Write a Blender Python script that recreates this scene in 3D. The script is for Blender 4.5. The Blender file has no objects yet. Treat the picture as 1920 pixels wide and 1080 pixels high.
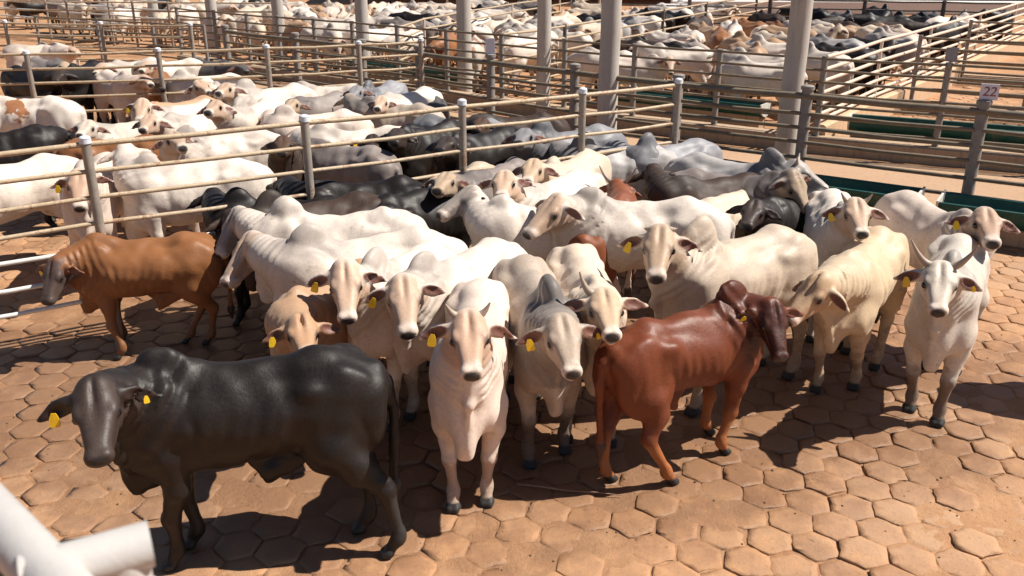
import bpy, math, random
import numpy as np
from mathutils import Vector
R = math.radians
sc = bpy.context.scene
# ------------------------------------------------------------------ camera, sky, sun, exposure
cam = bpy.data.objects.new('camera', bpy.data.cameras.new('camera')); sc.collection.objects.link(cam); sc.camera = cam
cam.location = (0, 0, 3.8); cam.rotation_euler = (R(90 - 21.27), 0, 0)
cam.data.sensor_width = 36; cam.data.lens = 1670 / 1920 * 36; cam.data.clip_start = .05; cam.data.clip_end = 2000
cam.data.dof.use_dof = True; cam.data.dof.focus_distance = 8.5; cam.data.dof.aperture_fstop = 4.5
ELEV, AZ = 52., 87.
world = bpy.data.worlds.new('World'); sc.world = world; world.use_nodes = True
_n = world.node_tree.nodes; _sky = _n.new('ShaderNodeTexSky'); _sky.sky_type = 'NISHITA'; _sky.sun_disc = False
_sky.sun_elevation = R(ELEV); _sky.sun_rotation = R(AZ); _sky.dust_density = .3; _sky.air_density = .8; _sky.altitude = 600
world.node_tree.links.new(_sky.outputs[0], _n['Background'].inputs[0]); _n['Background'].inputs[1].default_value = .05
_L = bpy.data.lights.new('sun', 'SUN'); _L.energy = 5.; _L.angle = R(.5); _L.color = (1, .94, .85)
_s = bpy.data.objects.new('sun', _L); sc.collection.objects.link(_s)
_d = Vector((math.sin(R(AZ)) * math.cos(R(ELEV)), math.cos(R(AZ)) * math.cos(R(ELEV)), math.sin(R(ELEV))))
_s.rotation_euler = (-_d).to_track_quat('-Z', 'Y').to_euler(); _s.location = (30, 5, 40)
sc.view_settings.view_transform = 'Standard'; sc.view_settings.look = 'None'; sc.view_settings.gamma = 1; sc.view_settings.exposure = .68
sc.view_settings.use_curve_mapping = False

# ------------------------------------------------------------------ object helpers
COL = sc.collection
def link(o, parent=None):
    COL.objects.link(o)
    if parent is not None: o.parent = parent
    return o
def tag(o, label=None, cat=None, group=None, kind=None):
    for k, v in (('label', label), ('category', cat), ('group', group), ('kind', kind)):
        if v: o[k] = v
    return o
def empty(name, loc, label, cat, group=None):
    o = bpy.data.objects.new(name, None); o.location = loc; o.empty_display_size = .2; link(o); return tag(o, label, cat, group)
class MB:
    def __init__(s): s.v = []; s.f = []; s.sm = []
    def add(s, V, F, smooth=False):
        b = len(s.v); s.v += [tuple(map(float, p)) for p in V]; s.f += [tuple(i + b for i in f) for f in F]; s.sm += [smooth] * len(F)
    def box(s, c, size, rz=0., bev=0.):
        x, y, z = [q / 2 for q in size]; ca, sa = math.cos(rz), math.sin(rz); e = bev
        L = []
        for zz, i in ((-z, e), (-z + e, 0), (z - e, 0), (z, e)):
            L.append([(sx * (x - i), sy * (y - i), zz) for sx, sy in ((-1, -1), (1, -1), (1, 1), (-1, 1))])
        V = [(c[0] + ca * p[0] - sa * p[1], c[1] + sa * p[0] + ca * p[1], c[2] + p[2]) for q in L for p in q]
        F = [(3, 2, 1, 0), (12, 13, 14, 15)] + [(4 * r + i, 4 * r + (i + 1) % 4, 4 * r + 4 + (i + 1) % 4, 4 * r + 4 + i) for r in range(3) for i in range(4)]
        s.add(V, F)
    def tube(s, P, r, n=10, cap=True):
        P = [np.array(p, float) for p in P]; r = r if isinstance(r, (list, tuple)) else [r] * len(P)
        d0 = unit(P[1] - P[0]); u = unit(np.cross(d0, (0, 0, 1) if abs(d0[2]) < .9 else (1, 0, 0)))
        V = []; F = []
        for i, p in enumerate(P):
            d = unit(P[min(i + 1, len(P) - 1)] - P[max(i - 1, 0)]); u = unit(u - (u @ d) * d); w = np.cross(d, u)
            V += [p + r[i] * (math.cos(2 * math.pi * k / n) * u + math.sin(2 * math.pi * k / n) * w) for k in range(n)]
        for i in range(len(P) - 1):
            F += [(i * n + k, i * n + (k + 1) % n, (i + 1) * n + (k + 1) % n, (i + 1) * n + k) for k in range(n)]
        s.add(V, F, True)
        if cap: s.add(V[:n], [tuple(range(n))[::-1]]); s.add(V[-n:], [tuple(range(n))])
    def dome(s, c, r, h, n=12, m=4):
        V = []; F = []
        for j in range(m):
            a = math.pi / 2 * j / m; V += [(c[0] + r * math.cos(a) * math.cos(2 * math.pi * k / n), c[1] + r * math.cos(a) * math.sin(2 * math.pi * k / n), c[2] + h * math.sin(a)) for k in range(n)]
        V.append((c[0], c[1], c[2] + h)); t = len(V) - 1
        for j in range(m - 1): F += [(j * n + k, j * n + (k + 1) % n, (j + 1) * n + (k + 1) % n, (j + 1) * n + k) for k in range(n)]
        F += [((m - 1) * n + k, (m - 1) * n + (k + 1) % n, t) for k in range(n)]; F.append(tuple(range(n))[::-1]); s.add(V, F, True)
    def build(s, name, mat, parent=None):
        me = bpy.data.meshes.new(name); me.from_pydata(s.v, [], s.f); me.polygons.foreach_set('use_smooth', s.sm); me.materials.append(mat); me.update()
        return link(bpy.data.objects.new(name, me), parent)
def rawmesh(name, V, Q, mat, attrs=(), flat=None):
    me = bpy.data.meshes.new(name); n = len(V); m = len(Q); w = Q.shape[1]
    me.vertices.add(n); me.vertices.foreach_set('co', np.asarray(V, np.float32).ravel())
    me.loops.add(w * m); me.loops.foreach_set('vertex_index', Q.astype(np.int32).ravel())
    me.polygons.add(m); me.polygons.foreach_set('loop_start', np.arange(0, w * m, w, dtype=np.int32)); me.polygons.foreach_set('use_smooth', np.ones(m, bool) if flat is None else ~flat)
    me.update(); me.validate()
    for nm, A in attrs:
        at = me.color_attributes.new(nm, 'FLOAT_COLOR', 'POINT'); at.data.foreach_set('color', np.asarray(A, np.float32).ravel())
    me.materials.append(mat); return me
# ------------------------------------------------------------------ cattle: one continuous skin per animal
class Field:
    def __init__(s, lo, hi, h):
        s.h = h; s.lo = np.array(lo, np.float32)
        n = np.ceil((np.array(hi) - np.array(lo)) / h).astype(int) + 1
        s.F = np.full(n, 0.25, np.float32)
        s.ax = [s.lo[i] + h * np.arange(n[i], dtype=np.float32) for i in range(3)]
    def box(s, lo, hi):
        sl = []
        for i in range(3):
            a = int(max(0, math.floor((lo[i] - s.lo[i]) / s.h))); b = int(min(s.F.shape[i], math.ceil((hi[i] - s.lo[i]) / s.h) + 1))
            if b <= a: return None
            sl.append(slice(a, b))
        return tuple(sl)
    def pts(s, sl):
        return (s.ax[0][sl[0]][:, None, None], s.ax[1][sl[1]][None, :, None], s.ax[2][sl[2]][None, None, :])
    def join(s, sl, d, k):
        A = s.F[sl]; h = np.maximum(k - np.abs(A - d), 0)
        s.F[sl] = np.minimum(A, d) - h * h / (4 * k)
    def cone(s, a, b, r1, r2, k=.05):
        a = np.array(a, float); b = np.array(b, float); m = max(r1, r2) + k + 2 * s.h
        sl = s.box(np.minimum(a, b) - m, np.maximum(a, b) + m)
        if sl is None: return
        X, Y, Z = s.pts(sl); v = b - a; L = float(v @ v) + 1e-9
        x = X - a[0]; y = Y - a[1]; z = Z - a[2]
        t = np.clip((x * v[0] + y * v[1] + z * v[2]) / L, 0, 1)
        d = np.sqrt((x - t * v[0]) ** 2 + (y - t * v[1]) ** 2 + (z - t * v[2]) ** 2) - (r1 + t * (r2 - r1))
        s.join(sl, d.astype(np.float32), k)
    def chain(s, P, R, k=.05):
        for i in range(len(P) - 1): s.cone(P[i], P[i + 1], R[i], R[i + 1], k)
    def ell_d(s, c, r, M, m):
        c = np.array(c, float); R = max(r) + m
        sl = s.box(c - R, c + R)
        if sl is None: return None, None
        X, Y, Z = s.pts(sl); x = X - c[0]; y = Y - c[1]; z = Z - c[2]
        if M is None: u, v, w = x, y, z
        else:
            u = x * M[0][0] + y * M[0][1] + z * M[0][2]; v = x * M[1][0] + y * M[1][1] + z * M[1][2]; w = x * M[2][0] + y * M[2][1] + z * M[2][2]
        k0 = np.sqrt((u / r[0]) ** 2 + (v / r[1]) ** 2 + (w / r[2]) ** 2)
        k1 = np.sqrt((u / r[0] ** 2) ** 2 + (v / r[1] ** 2) ** 2 + (w / r[2] ** 2) ** 2) + 1e-6
        return sl, (k0 * (k0 - 1) / k1).astype(np.float32)
    def ell(s, c, r, M=None, k=.06):
        sl, d = s.ell_d(c, r, M, k + 2 * s.h)
        if sl is not None: s.join(sl, d, k)
    def cut(s, c, r, M=None, k=.01):
        sl, d = s.ell_d(c, r, M, k + 2 * s.h)
        if sl is None: return
        A = s.F[sl]; d = -d; h = np.maximum(k - np.abs(A - d), 0)
        s.F[sl] = np.maximum(A, d) + h * h / (4 * k)
    def tri(s, a, b, c, th, k=.04):
        a, b, c = [np.array(q, float) for q in (a, b, c)]; m = th + k + 2 * s.h
        sl = s.box(np.minimum(np.minimum(a, b), c) - m, np.maximum(np.maximum(a, b), c) + m)
        if sl is None: return
        X, Y, Z = s.pts(sl); P = np.stack(np.broadcast_arrays(X, Y, Z), -1).astype(np.float32)
        n = np.cross(b - a, c - a); n /= np.linalg.norm(n) + 1e-9
        def seg(p, q):
            v = q - p; w = P - p; t = np.clip((w @ v) / (v @ v + 1e-9), 0, 1)[..., None]
            return np.linalg.norm(w - t * v, axis=-1)
        ins = ((P - a) @ np.cross(n, b - a) >= 0) & ((P - b) @ np.cross(n, c - b) >= 0) & ((P - c) @ np.cross(n, a - c) >= 0)
        e = np.minimum(np.minimum(seg(a, b), seg(b, c)), seg(c, a))
        d = np.where(ins, np.abs((P - a) @ n), e) - th
        s.join(sl, d.astype(np.float32), k)
    def mesh(s):
        F = s.F; n = F.shape; S = F < 0
        c = np.zeros((n[0] - 1, n[1] - 1, n[2] - 1), np.uint8)
        offs = [(i, j, k) for i in (0, 1) for j in (0, 1) for k in (0, 1)]
        for o in offs: c += S[o[0]:n[0] - 1 + o[0], o[1]:n[1] - 1 + o[1], o[2]:n[2] - 1 + o[2]]
        act = (c > 0) & (c < 8); I = np.argwhere(act); idx = np.full(c.shape, -1, np.int32); idx[act] = np.arange(len(I))
        V = np.zeros((len(I), 3)); W = np.zeros(len(I)); val = {o: F[I[:, 0] + o[0], I[:, 1] + o[1], I[:, 2] + o[2]] for o in offs}
        for o in offs:
            for ax in range(3):
                if o[ax]: continue
                p = list(o); p[ax] = 1; fa = val[o]; fb = val[tuple(p)]; cr = (fa < 0) != (fb < 0)
                t = np.where(cr, fa / np.where(cr, fa - fb, 1), 0); q = np.tile(np.array(o, float), (len(I), 1)); q[:, ax] += t
                V += q * cr[:, None]; W += cr
        V = (I + V / W[:, None]) * s.h + s.lo
        Q = []
        for ax in range(3):
            b, d = [(1, 2), (2, 0), (0, 1)][ax]
            sa = [slice(1, n[i] - 1) for i in range(3)]; sb = list(sa); sa[ax] = slice(0, n[ax] - 1); sb[ax] = slice(1, n[ax])
            A = S[tuple(sa)]; B = S[tuple(sb)]; E = np.argwhere(A != B); fl = A[tuple(E.T)]
            E = E + np.array([0 if i == ax else 1 for i in range(3)])
            def at(db, dd):
                J = E.copy(); J[:, b] += db; J[:, d] += dd; return idx[tuple(J.T)]
            q = np.stack([at(-1, -1), at(0, -1), at(0, 0), at(-1, 0)], 1); q[~fl] = q[~fl][:, ::-1]; Q.append(q)
        Q = np.concatenate(Q); Q = Q[(Q >= 0).all(1)]
        return V, Q

def smooth(V, Q, n=2, w=.5):
    e = np.concatenate([Q[:, [0, 1]], Q[:, [1, 2]], Q[:, [2, 3]], Q[:, [3, 0]]]); N = len(V)
    cnt = np.bincount(e[:, 0], minlength=N) + np.bincount(e[:, 1], minlength=N)
    for _ in range(n):
        A = np.zeros_like(V)
        for i in range(3):
            A[:, i] = np.bincount(e[:, 0], V[e[:, 1], i], N) + np.bincount(e[:, 1], V[e[:, 0], i], N)
        V = V + w * (A / np.maximum(cnt, 1)[:, None] - V)
    return V

def unit(v):
    v = np.array(v, float); return v / (np.linalg.norm(v) + 1e-9)
def sstep(a, b, x):
    t = np.clip((x - a) / (b - a), 0, 1); return t * t * (3 - 2 * t)

def shape_cattle(h, poll, muz, hump=1., fat=1., dew=1., feet=None, tail=0., droop=.42, seed=0, low=False, sheath=0., hs=1.0, bulge=0., esc=.82):
    """Body frame: +x ahead, +y left, +z up, ground at 0.  Returns verts, quads, masks A and B, and head frame."""
    rg = np.random.RandomState(seed)
    poll = np.array(poll, float); muz = np.array(muz, float)
    e1 = unit(muz - poll); up = np.array([0, 0, 1.]) + .25 * np.array([poll[0] - .5, poll[1], 0])
    if abs(e1[2]) > .9: up = unit(np.array([poll[0] - .45, poll[1], .3]))
    e3 = unit(up - (up @ e1) * e1); e2 = np.cross(e3, e1)
    H = lambda a, b, c: poll + hs * (a * e1 + b * e2 + c * e3); S3 = lambda *r: tuple(hs * v for v in r)
    MH = np.array([e1, e2, e3])
    lo = np.minimum([-1.12, -.46, -.03], np.minimum(poll, muz) - .38); hi = np.maximum([.92, .46, 1.72], np.maximum(poll, muz) + .38)
    f = Field(lo, hi, h)
    # trunk
    f.ell((-.08, 0, 1.0), (.74, .30 * fat, .285), k=.1)
    f.ell((.22, 0, .985), (.42, .28 * fat, .315), k=.1)
    f.ell((-.55, 0, 1.05), (.30, .25 * fat, .27), k=.1)
    f.cone((.3, 0, 1.22), (-.45, 0, 1.255), .10, .115, .1)
    f.cone((-.45, 0, 1.26), (-.78, 0, 1.17), .115, .085, .1)
    for s in (1, -1):
        f.ell((-.40, s * .195, 1.205), (.09, .055, .05), k=.07)
        f.ell((-.26, s * .165 * fat, 1.10), (.17, .075, .10), k=.1)
        f.ell((.43, s * .145, 1.02), (.19, .105, .32), k=.055)
        f.ell((.50, s * .155, .84), (.14, .085, .18), k=.06)
        f.ell((-.59, s * .145, .98), (.26, .12 * (.5 + .5 * fat), .34), k=.07)
        f.ell((-.47, s * .17, .79), (.14, .07, .19), k=.1)
        f.ell((-.79, s * .095, 1.12), (.07, .05, .08), k=.06)
    f.ell((.58, 0, .87), (.18, .155, .235), k=.08)
    if hump > 0:
        c = np.array([.44, 0, 1.34]); a = math.radians(14)
        f.ell(c, (.165 * (.65 + .35 * hump), .088 * (.6 + .4 * hump), .205 * hump), np.array([[math.cos(a), 0, math.sin(a)], [0, 1, 0], [-math.sin(a), 0, math.cos(a)]]), k=.09)
        f.cone((.55, 0, 1.24), (.27, 0, 1.27), .11, .09, .09)
    # neck
    hb = H(.04, 0, -.12); nb = np.array([.48, 0, 1.12]); d = np.linalg.norm(hb - nb)
    c1 = nb + np.array([.36, 0, .16]) * d; tt = np.linspace(0, 1, 6)
    C = [(1 - t) ** 2 * nb + 2 * t * (1 - t) * c1 + t * t * hb for t in tt]
    R = [.215, .205, .185, .16, .14, .12]
    f.chain(C, R, .06)
    g = unit(hb - nb); nu = unit(np.array([0, 0, 1.]) - g[2] * g)
    f.chain([C[i] + nu * (.10 - .02 * i) for i in range(6)], [.12, .115, .10, .09, .085, .08], .06)
    f.chain([C[i] - nu * (.16 - .017 * i) for i in range(6)], [.15, .13, .105, .09, .08, .07], .06)
    th = H(.16, 0, -.19)
    if dew > 0:
        br = np.array([.68, 0, .68 - .11 * dew]); mid = (np.array(C[2]) - nu * (.2 + .13 * dew)) * .6 + .4 * (th + br) / 2
        f.tri(th, mid, C[2], .016, .045); f.tri(mid, br, C[1], .018, .045); f.tri(br, (.56, 0, .7), C[0], .03, .06); f.tri(mid, C[1], C[2], .025, .05)
        f.ell((.60, 0, .73 - .05 * dew), (.15, .04, .12), k=.1)
    # head
    f.ell(H(.10, 0, -.095), S3(.135, .102, .1), MH, .04)
    f.ell(H(.0, 0, -.06), S3(.06, .078, .06), MH, .04)
    if bulge > 0: f.ell(H(.06, 0, -.05), S3(.11, .09, .06 + .03 * bulge), MH, .04)
    for s in (1, -1):
        f.cone(H(.1, s * .045, -.075), H(.37, s * .024, -.06), .064 * hs, .041 * hs, .03)
        f.cone(H(.12, s * .04, -.175), H(.38, s * .018, -.115), .068 * hs, .041 * hs, .035)
        f.ell(H(.13, s * .07, -.14), S3(.10, .04, .09), MH, .03)
        f.ell(H(.165, s * .088, -.052), S3(.055, .03, .034), MH, .02)
        f.ell(H(.435, s * .036, -.065), S3(.042, .038, .042), MH, .02)
    f.ell(H(.425, 0, -.085), S3(.06, .068, .058), MH, .025)
    f.ell(H(.40, 0, -.135), S3(.06, .045, .033), MH, .02)
    if not low:
        for s in (1, -1):
            f.cut(H(.482, s * .042, -.05), S3(.02, .015, .014), MH, .008)
            f.cone(H(.165, s * .09, -.052), H(.215, s * .086, -.062), .014, .010, .012)
        f.cut(H(.10, 0, .012), S3(.12, .013, .03), MH, .03)
        f.cut(H(.45, 0, -.122), (.06, .08, .004), MH, .006)
    EF = []
    for s in (1, -1):
        ax = unit(e2 * s * 1. - e1 * .12 - e3 * .05 + np.array([0, 0, -1.]) * (droop + rg.uniform(-.1, .1)))
        nz = unit(e1 * .75 + e3 * .75 - ax * (ax @ (e1 * .75 + e3 * .75))); bz = np.cross(nz, ax)
        r0 = H(.045, s * .085, -.085); cc = r0 + ax * .165 * esc
        M = np.array([ax, bz, nz]); EF.append((cc, M, s))
        f.cone(r0, r0 + ax * .07, .036, .04, .02)
        f.ell(cc - ax * .02 * esc, (.105 * esc, .062 * esc, .030 if not low else .034), M, .02); f.ell(cc + ax * .03 * esc, (.125 * esc, .034 * esc, .024 if not low else .032), M, .02)
        if not low: f.cut(cc + nz * .031 + ax * .008 * esc, (.092 * esc, .045 * esc, .029), M, .008)
    # legs
    rest = {'fl': (.44, .16), 'fr': (.44, -.16), 'hl': (-.66, .15), 'hr': (-.66, -.15)}
    ft = {}
    for q, (x, y) in rest.items():
        x += rg.uniform(-.07, .07); y += rg.uniform(-.02, .02)
        if feet and q in feet: x, y = feet[q]
        ft[q] = (x, y); s = 1 if y0(q) else -1
        if q[0] == 'f':
            kx, ky = .5 * x + .5 * .44 + .02, .5 * y + .5 * s * .16
            f.chain([(.43, s * .16, .84), (.42, s * .165, .64), (kx, ky, .40), (x - .005, y, .17), (x, y, .125), (x + .035, y, .06)],
                    [.115, .083, .051, .034, .042, .04], .04)
            f.ell((kx + .012, ky, .395), (.05, .05, .062), k=.02)
        else:
            dx = x + .66; dy = y - s * .15
            f.chain([(-.52, s * .17, .80), (-.58 + .35 * dx, s * .165 + .3 * dy, .66), (-.715 + .5 * dx, s * .15 + .7 * dy, .47), (-.685 + dx, y, .17), (-.675 + dx, y, .125), (x + .035, y, .06)],
                    [.14, .10, .054, .035, .043, .041], .045)
            f.ell((-.728 + .5 * dx, s * .15 + .7 * dy, .48), (.05, .042, .07), k=.02)
        hx = x + .05
        for t in (.026, -.026): f.cone((hx, y + t, .035), (hx + .03, y + t * .9, .022), .036, .03, .012)
    # tail
    tw = tail
    T = [(-.80, 0, 1.2), (-.87, .01 * tw, 1.12), (-.905, .05 * tw, .95), (-.90, .1 * tw, .72), (-.885, .14 * tw, .5), (-.88, .15 * tw, .40), (-.88, .15 * tw, .27)]
    f.chain(T, [.055, .045, .032, .026, .024, .045, .02], .03)
    if sheath > 0:
        f.tri((-.02, 0, .66), (-.4, 0, .66), (-.14, 0, .64 - .15 * sheath), .03, .05)
        f.cone((-.12, 0, .6), (-.10, 0, .60 - .12 * sheath), .05, .03, .04)
        f.ell((-.52, 0, .66), (.06, .055, .11), k=.04)
    # skin folds on the neck and faint ribs
    if not low:
        X, Y, Z = np.meshgrid(*f.ax, indexing='ij', sparse=True)
        band = np.abs(f.F) < .05
        ii = np.nonzero(band); x = f.ax[0][ii[0]]; y = f.ax[1][ii[1]]; z = f.ax[2][ii[2]]
        P = np.stack([x, y, z], 1); t = ((P - nb) @ g) / d
        lat = np.abs((P - nb) @ np.cross(g, nu)); vv = (P - nb) @ nu
        mk = sstep(.0, .25, t) * (1 - sstep(.8, 1., t)) * sstep(.03, .1, lat)
        ph = rg.uniform(0, 6); w = 2 * math.pi * (t * d / .07) + 2.2 * np.sin(vv * 9 + ph) + 1.5 * vv / .2
        disp = mk * (.005 * np.sin(w) + .017 * np.exp(-(np.sin(w / 2) / .38) ** 2) * sstep(-.6, .5, np.sin(vv * 11 + ph + t * 5)))
        mr = sstep(.14, .24, np.abs(y)) * sstep(-.42, -.25, x) * (1 - sstep(.15, .32, x)) * sstep(.66, .78, z) * (1 - sstep(1.05, 1.18, z))
        disp += .0026 * mr * np.sin((x + .25 * (z - .9)) * 2 * math.pi / .09)
        bd = 1 - .75 * sstep(.6, .3, z) if False else np.where(z < .55, .3, 1.)
        bd = bd * np.where(np.linalg.norm(P - (poll + .2 * e1), axis=1) < .42, .35, 1.)
        for _ in range(14):
            k3 = rg.normal(0, 1, 3) * (11, 9, 5); disp += .0027 * bd * np.sin(P @ k3 + rg.uniform(0, 6) + 1.2 * np.sin(P @ rg.normal(0, 6, 3)))
        for _ in range(10):
            k3 = rg.normal(0, 22, 3); disp += .0009 * bd * np.sin(P @ k3 + rg.uniform(0, 6))
        # flank fold, shoulder-blade groove, thigh groove, wrinkles behind the elbow
        for x0, sl, z0, z1, am, wd in ((.24, .18, .72, 1.2, .013, .028), (-.36, -.45, .66, 1.08, .008, .035), (-.70, .28, .62, 1.08, .008, .022), (.19, .1, .62, .86, .007, .018), (.13, .12, .62, .84, .006, .016)):
            u = (x - x0 - sl * (z - .95)) / wd; disp += am * np.exp(-u * u) * sstep(z0, z0 + .1, z) * (1 - sstep(z1 - .12, z1, z)) * sstep(.12, .2, np.abs(y))
        f.F[ii] += disp.astype(np.float32)
    V, Q = f.mesh(); V = smooth(V, Q, 2 if h < .02 else 1, .45)
    # coat masks
    q = (V - poll) / hs; a = q @ e1; b = q @ e2; c = q @ e3
    hd = sstep(-.10, .06, a) * (1 - sstep(.16, .24, np.abs(b))) * sstep(-.34, -.24, c)
    hd *= (np.linalg.norm(q - .2 * e1, axis=1) < .42)
    hdm = hd.copy(); ring = hd * sstep(.35, .43, a)
    mz = (1 - sstep(.75, 1.15, np.sqrt(((a - .487) / .055) ** 2 + (b / .062) ** 2 + ((c + .066) / .047) ** 2))) * (hdm > .3)
    eye = np.zeros(len(V)); ear = np.zeros(len(V))
    for s in (1, -1):
        eye = np.maximum(eye, 1 - sstep(.025, .06, np.linalg.norm(V - H(.188, s * .1, -.07), axis=1)))
    for cc, M, s in EF:
        w = (V - cc) @ M.T; ins = (np.abs(w[:, 0]) < .13) & (np.abs(w[:, 1]) < .075) & (np.abs(w[:, 2]) < .06)
        k0 = (w[:, 0] / (.113 * esc)) ** 2 + (w[:, 1] / (.05 * esc)) ** 2
        ear = np.maximum(ear, ins * (1 - sstep(.7, 1.15, k0)) * sstep(-.022, -.004, w[:, 2]))
        hd = np.where(ins, hd * .3, hd)
    hm = 1 - sstep(.6, 1.5, np.sqrt(((V[:, 0] - .42) / .27) ** 2 + (V[:, 1] / .2) ** 2 + ((V[:, 2] - 1.38) / .22) ** 2))
    t = ((V - nb) @ g) / d
    nk = sstep(-.05, .35, t) * (1 - sstep(.95, 1.15, t)) * (np.linalg.norm(np.cross(V - nb, g), axis=1) < .4)
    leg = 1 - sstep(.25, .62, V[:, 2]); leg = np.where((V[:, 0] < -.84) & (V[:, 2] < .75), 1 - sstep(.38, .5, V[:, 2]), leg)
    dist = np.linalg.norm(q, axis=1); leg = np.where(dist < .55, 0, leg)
    hoof = (1 - sstep(.065, .08, V[:, 2])) * (V[:, 0] > -.82)
    A = np.stack([np.maximum(hm, .0), mz, leg, np.ones(len(V))], 1); B = np.stack([hd, np.maximum(eye, 0), ear, np.ones(len(V))], 1)
    hoof = np.maximum(hoof, .85 * ((V[:, 0] < -.84) & (V[:, 2] < .44)))
    Cc = np.stack([nk, hoof, ring, np.ones(len(V))], 1)
    return V, Q, (A, B, Cc), (poll, e1, e2, e3, EF, H)
def y0(q): return q[1] == 'l'
# ------------------------------------------------------------------ materials
class NT:
    def __init__(s, name):
        s.m = bpy.data.materials.new(name); s.m.use_nodes = True; s.t = s.m.node_tree; s.t.nodes.clear()
        s.out = s.n('ShaderNodeOutputMaterial'); s.b = s.n('ShaderNodeBsdfPrincipled'); s.l(s.b.outputs[0], s.out.inputs[0])
    def n(s, t, **k):
        o = s.t.nodes.new(t)
        for a, v in k.items(): setattr(o, a, v)
        return o
    def l(s, a, b): s.t.links.new(a, b)
    def put(s, sock, v):
        if hasattr(v, 'links') or hasattr(v, 'is_linked'): s.l(v, sock)
        elif isinstance(v, (tuple, list)) and len(v) == 3 and len(sock.default_value) == 4: sock.default_value = (*v, 1)
        else: sock.default_value = v
    def math(s, op, a, b=0., c=None, clamp=False):
        o = s.n('ShaderNodeMath', operation=op, use_clamp=clamp); s.put(o.inputs[0], a); s.put(o.inputs[1], b)
        if c is not None: s.put(o.inputs[2], c)
        return o.outputs[0]
    def mix(s, f, a, b, mode='MIX'):
        o = s.n('ShaderNodeMix', data_type='RGBA', blend_type=mode); s.put(o.inputs[0], f); s.put(o.inputs[6], a); s.put(o.inputs[7], b); return o.outputs[2]
    def ramp(s, f, a, b, lo=0., hi=1.):
        o = s.n('ShaderNodeMapRange', interpolation_type='SMOOTHSTEP'); s.put(o.inputs[0], f); o.inputs[1].default_value = a; o.inputs[2].default_value = b
        o.inputs[3].default_value = lo; o.inputs[4].default_value = hi; return o.outputs[0]
    def coord(s, which='Object', scale=None):
        o = s.n('ShaderNodeTexCoord').outputs[which]
        if scale:
            m = s.n('ShaderNodeMapping'); s.l(o, m.inputs[0]); m.inputs['Scale'].default_value = scale; o = m.outputs[0]
        return o
    def noise(s, co, scale, detail=3., rough=.55, dim='3D', w=None):
        o = s.n('ShaderNodeTexNoise', noise_dimensions='4D' if w is not None else dim); s.l(co, o.inputs['Vector'])
        if w is not None: s.put(o.inputs['W'], w)
        o.inputs['Scale'].default_value = scale; o.inputs['Detail'].default_value = detail; o.inputs['Roughness'].default_value = rough; return o.outputs['Fac']
    def vor(s, co, scale, feat='F1'):
        o = s.n('ShaderNodeTexVoronoi', feature=feat); s.l(co, o.inputs['Vector']); o.inputs['Scale'].default_value = scale; return o
    def bump(s, h, st=.3, dist=.01, prev=None):
        o = s.n('ShaderNodeBump'); s.put(o.inputs['Height'], h); o.inputs['Strength'].default_value = st; o.inputs['Distance'].default_value = dist
        if prev is not None: s.l(prev, o.inputs['Normal'])
        return o.outputs[0]
    def rgb(s, attr):
        a = s.n('ShaderNodeAttribute', attribute_name=attr); p = s.n('ShaderNodeSeparateColor'); s.l(a.outputs['Color'], p.inputs[0]); return p.outputs
    def set(s, col=None, rough=None, metal=None, spec=None, normal=None, **k):
        I = s.b.inputs
        for key, v in (('Base Color', col), ('Roughness', rough), ('Metallic', metal), ('Specular IOR Level', spec), ('Normal', normal)):
            if v is not None: s.put(I[key], v)
        for key, v in k.items(): s.put(I[key], v)
        return s.m

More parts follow.
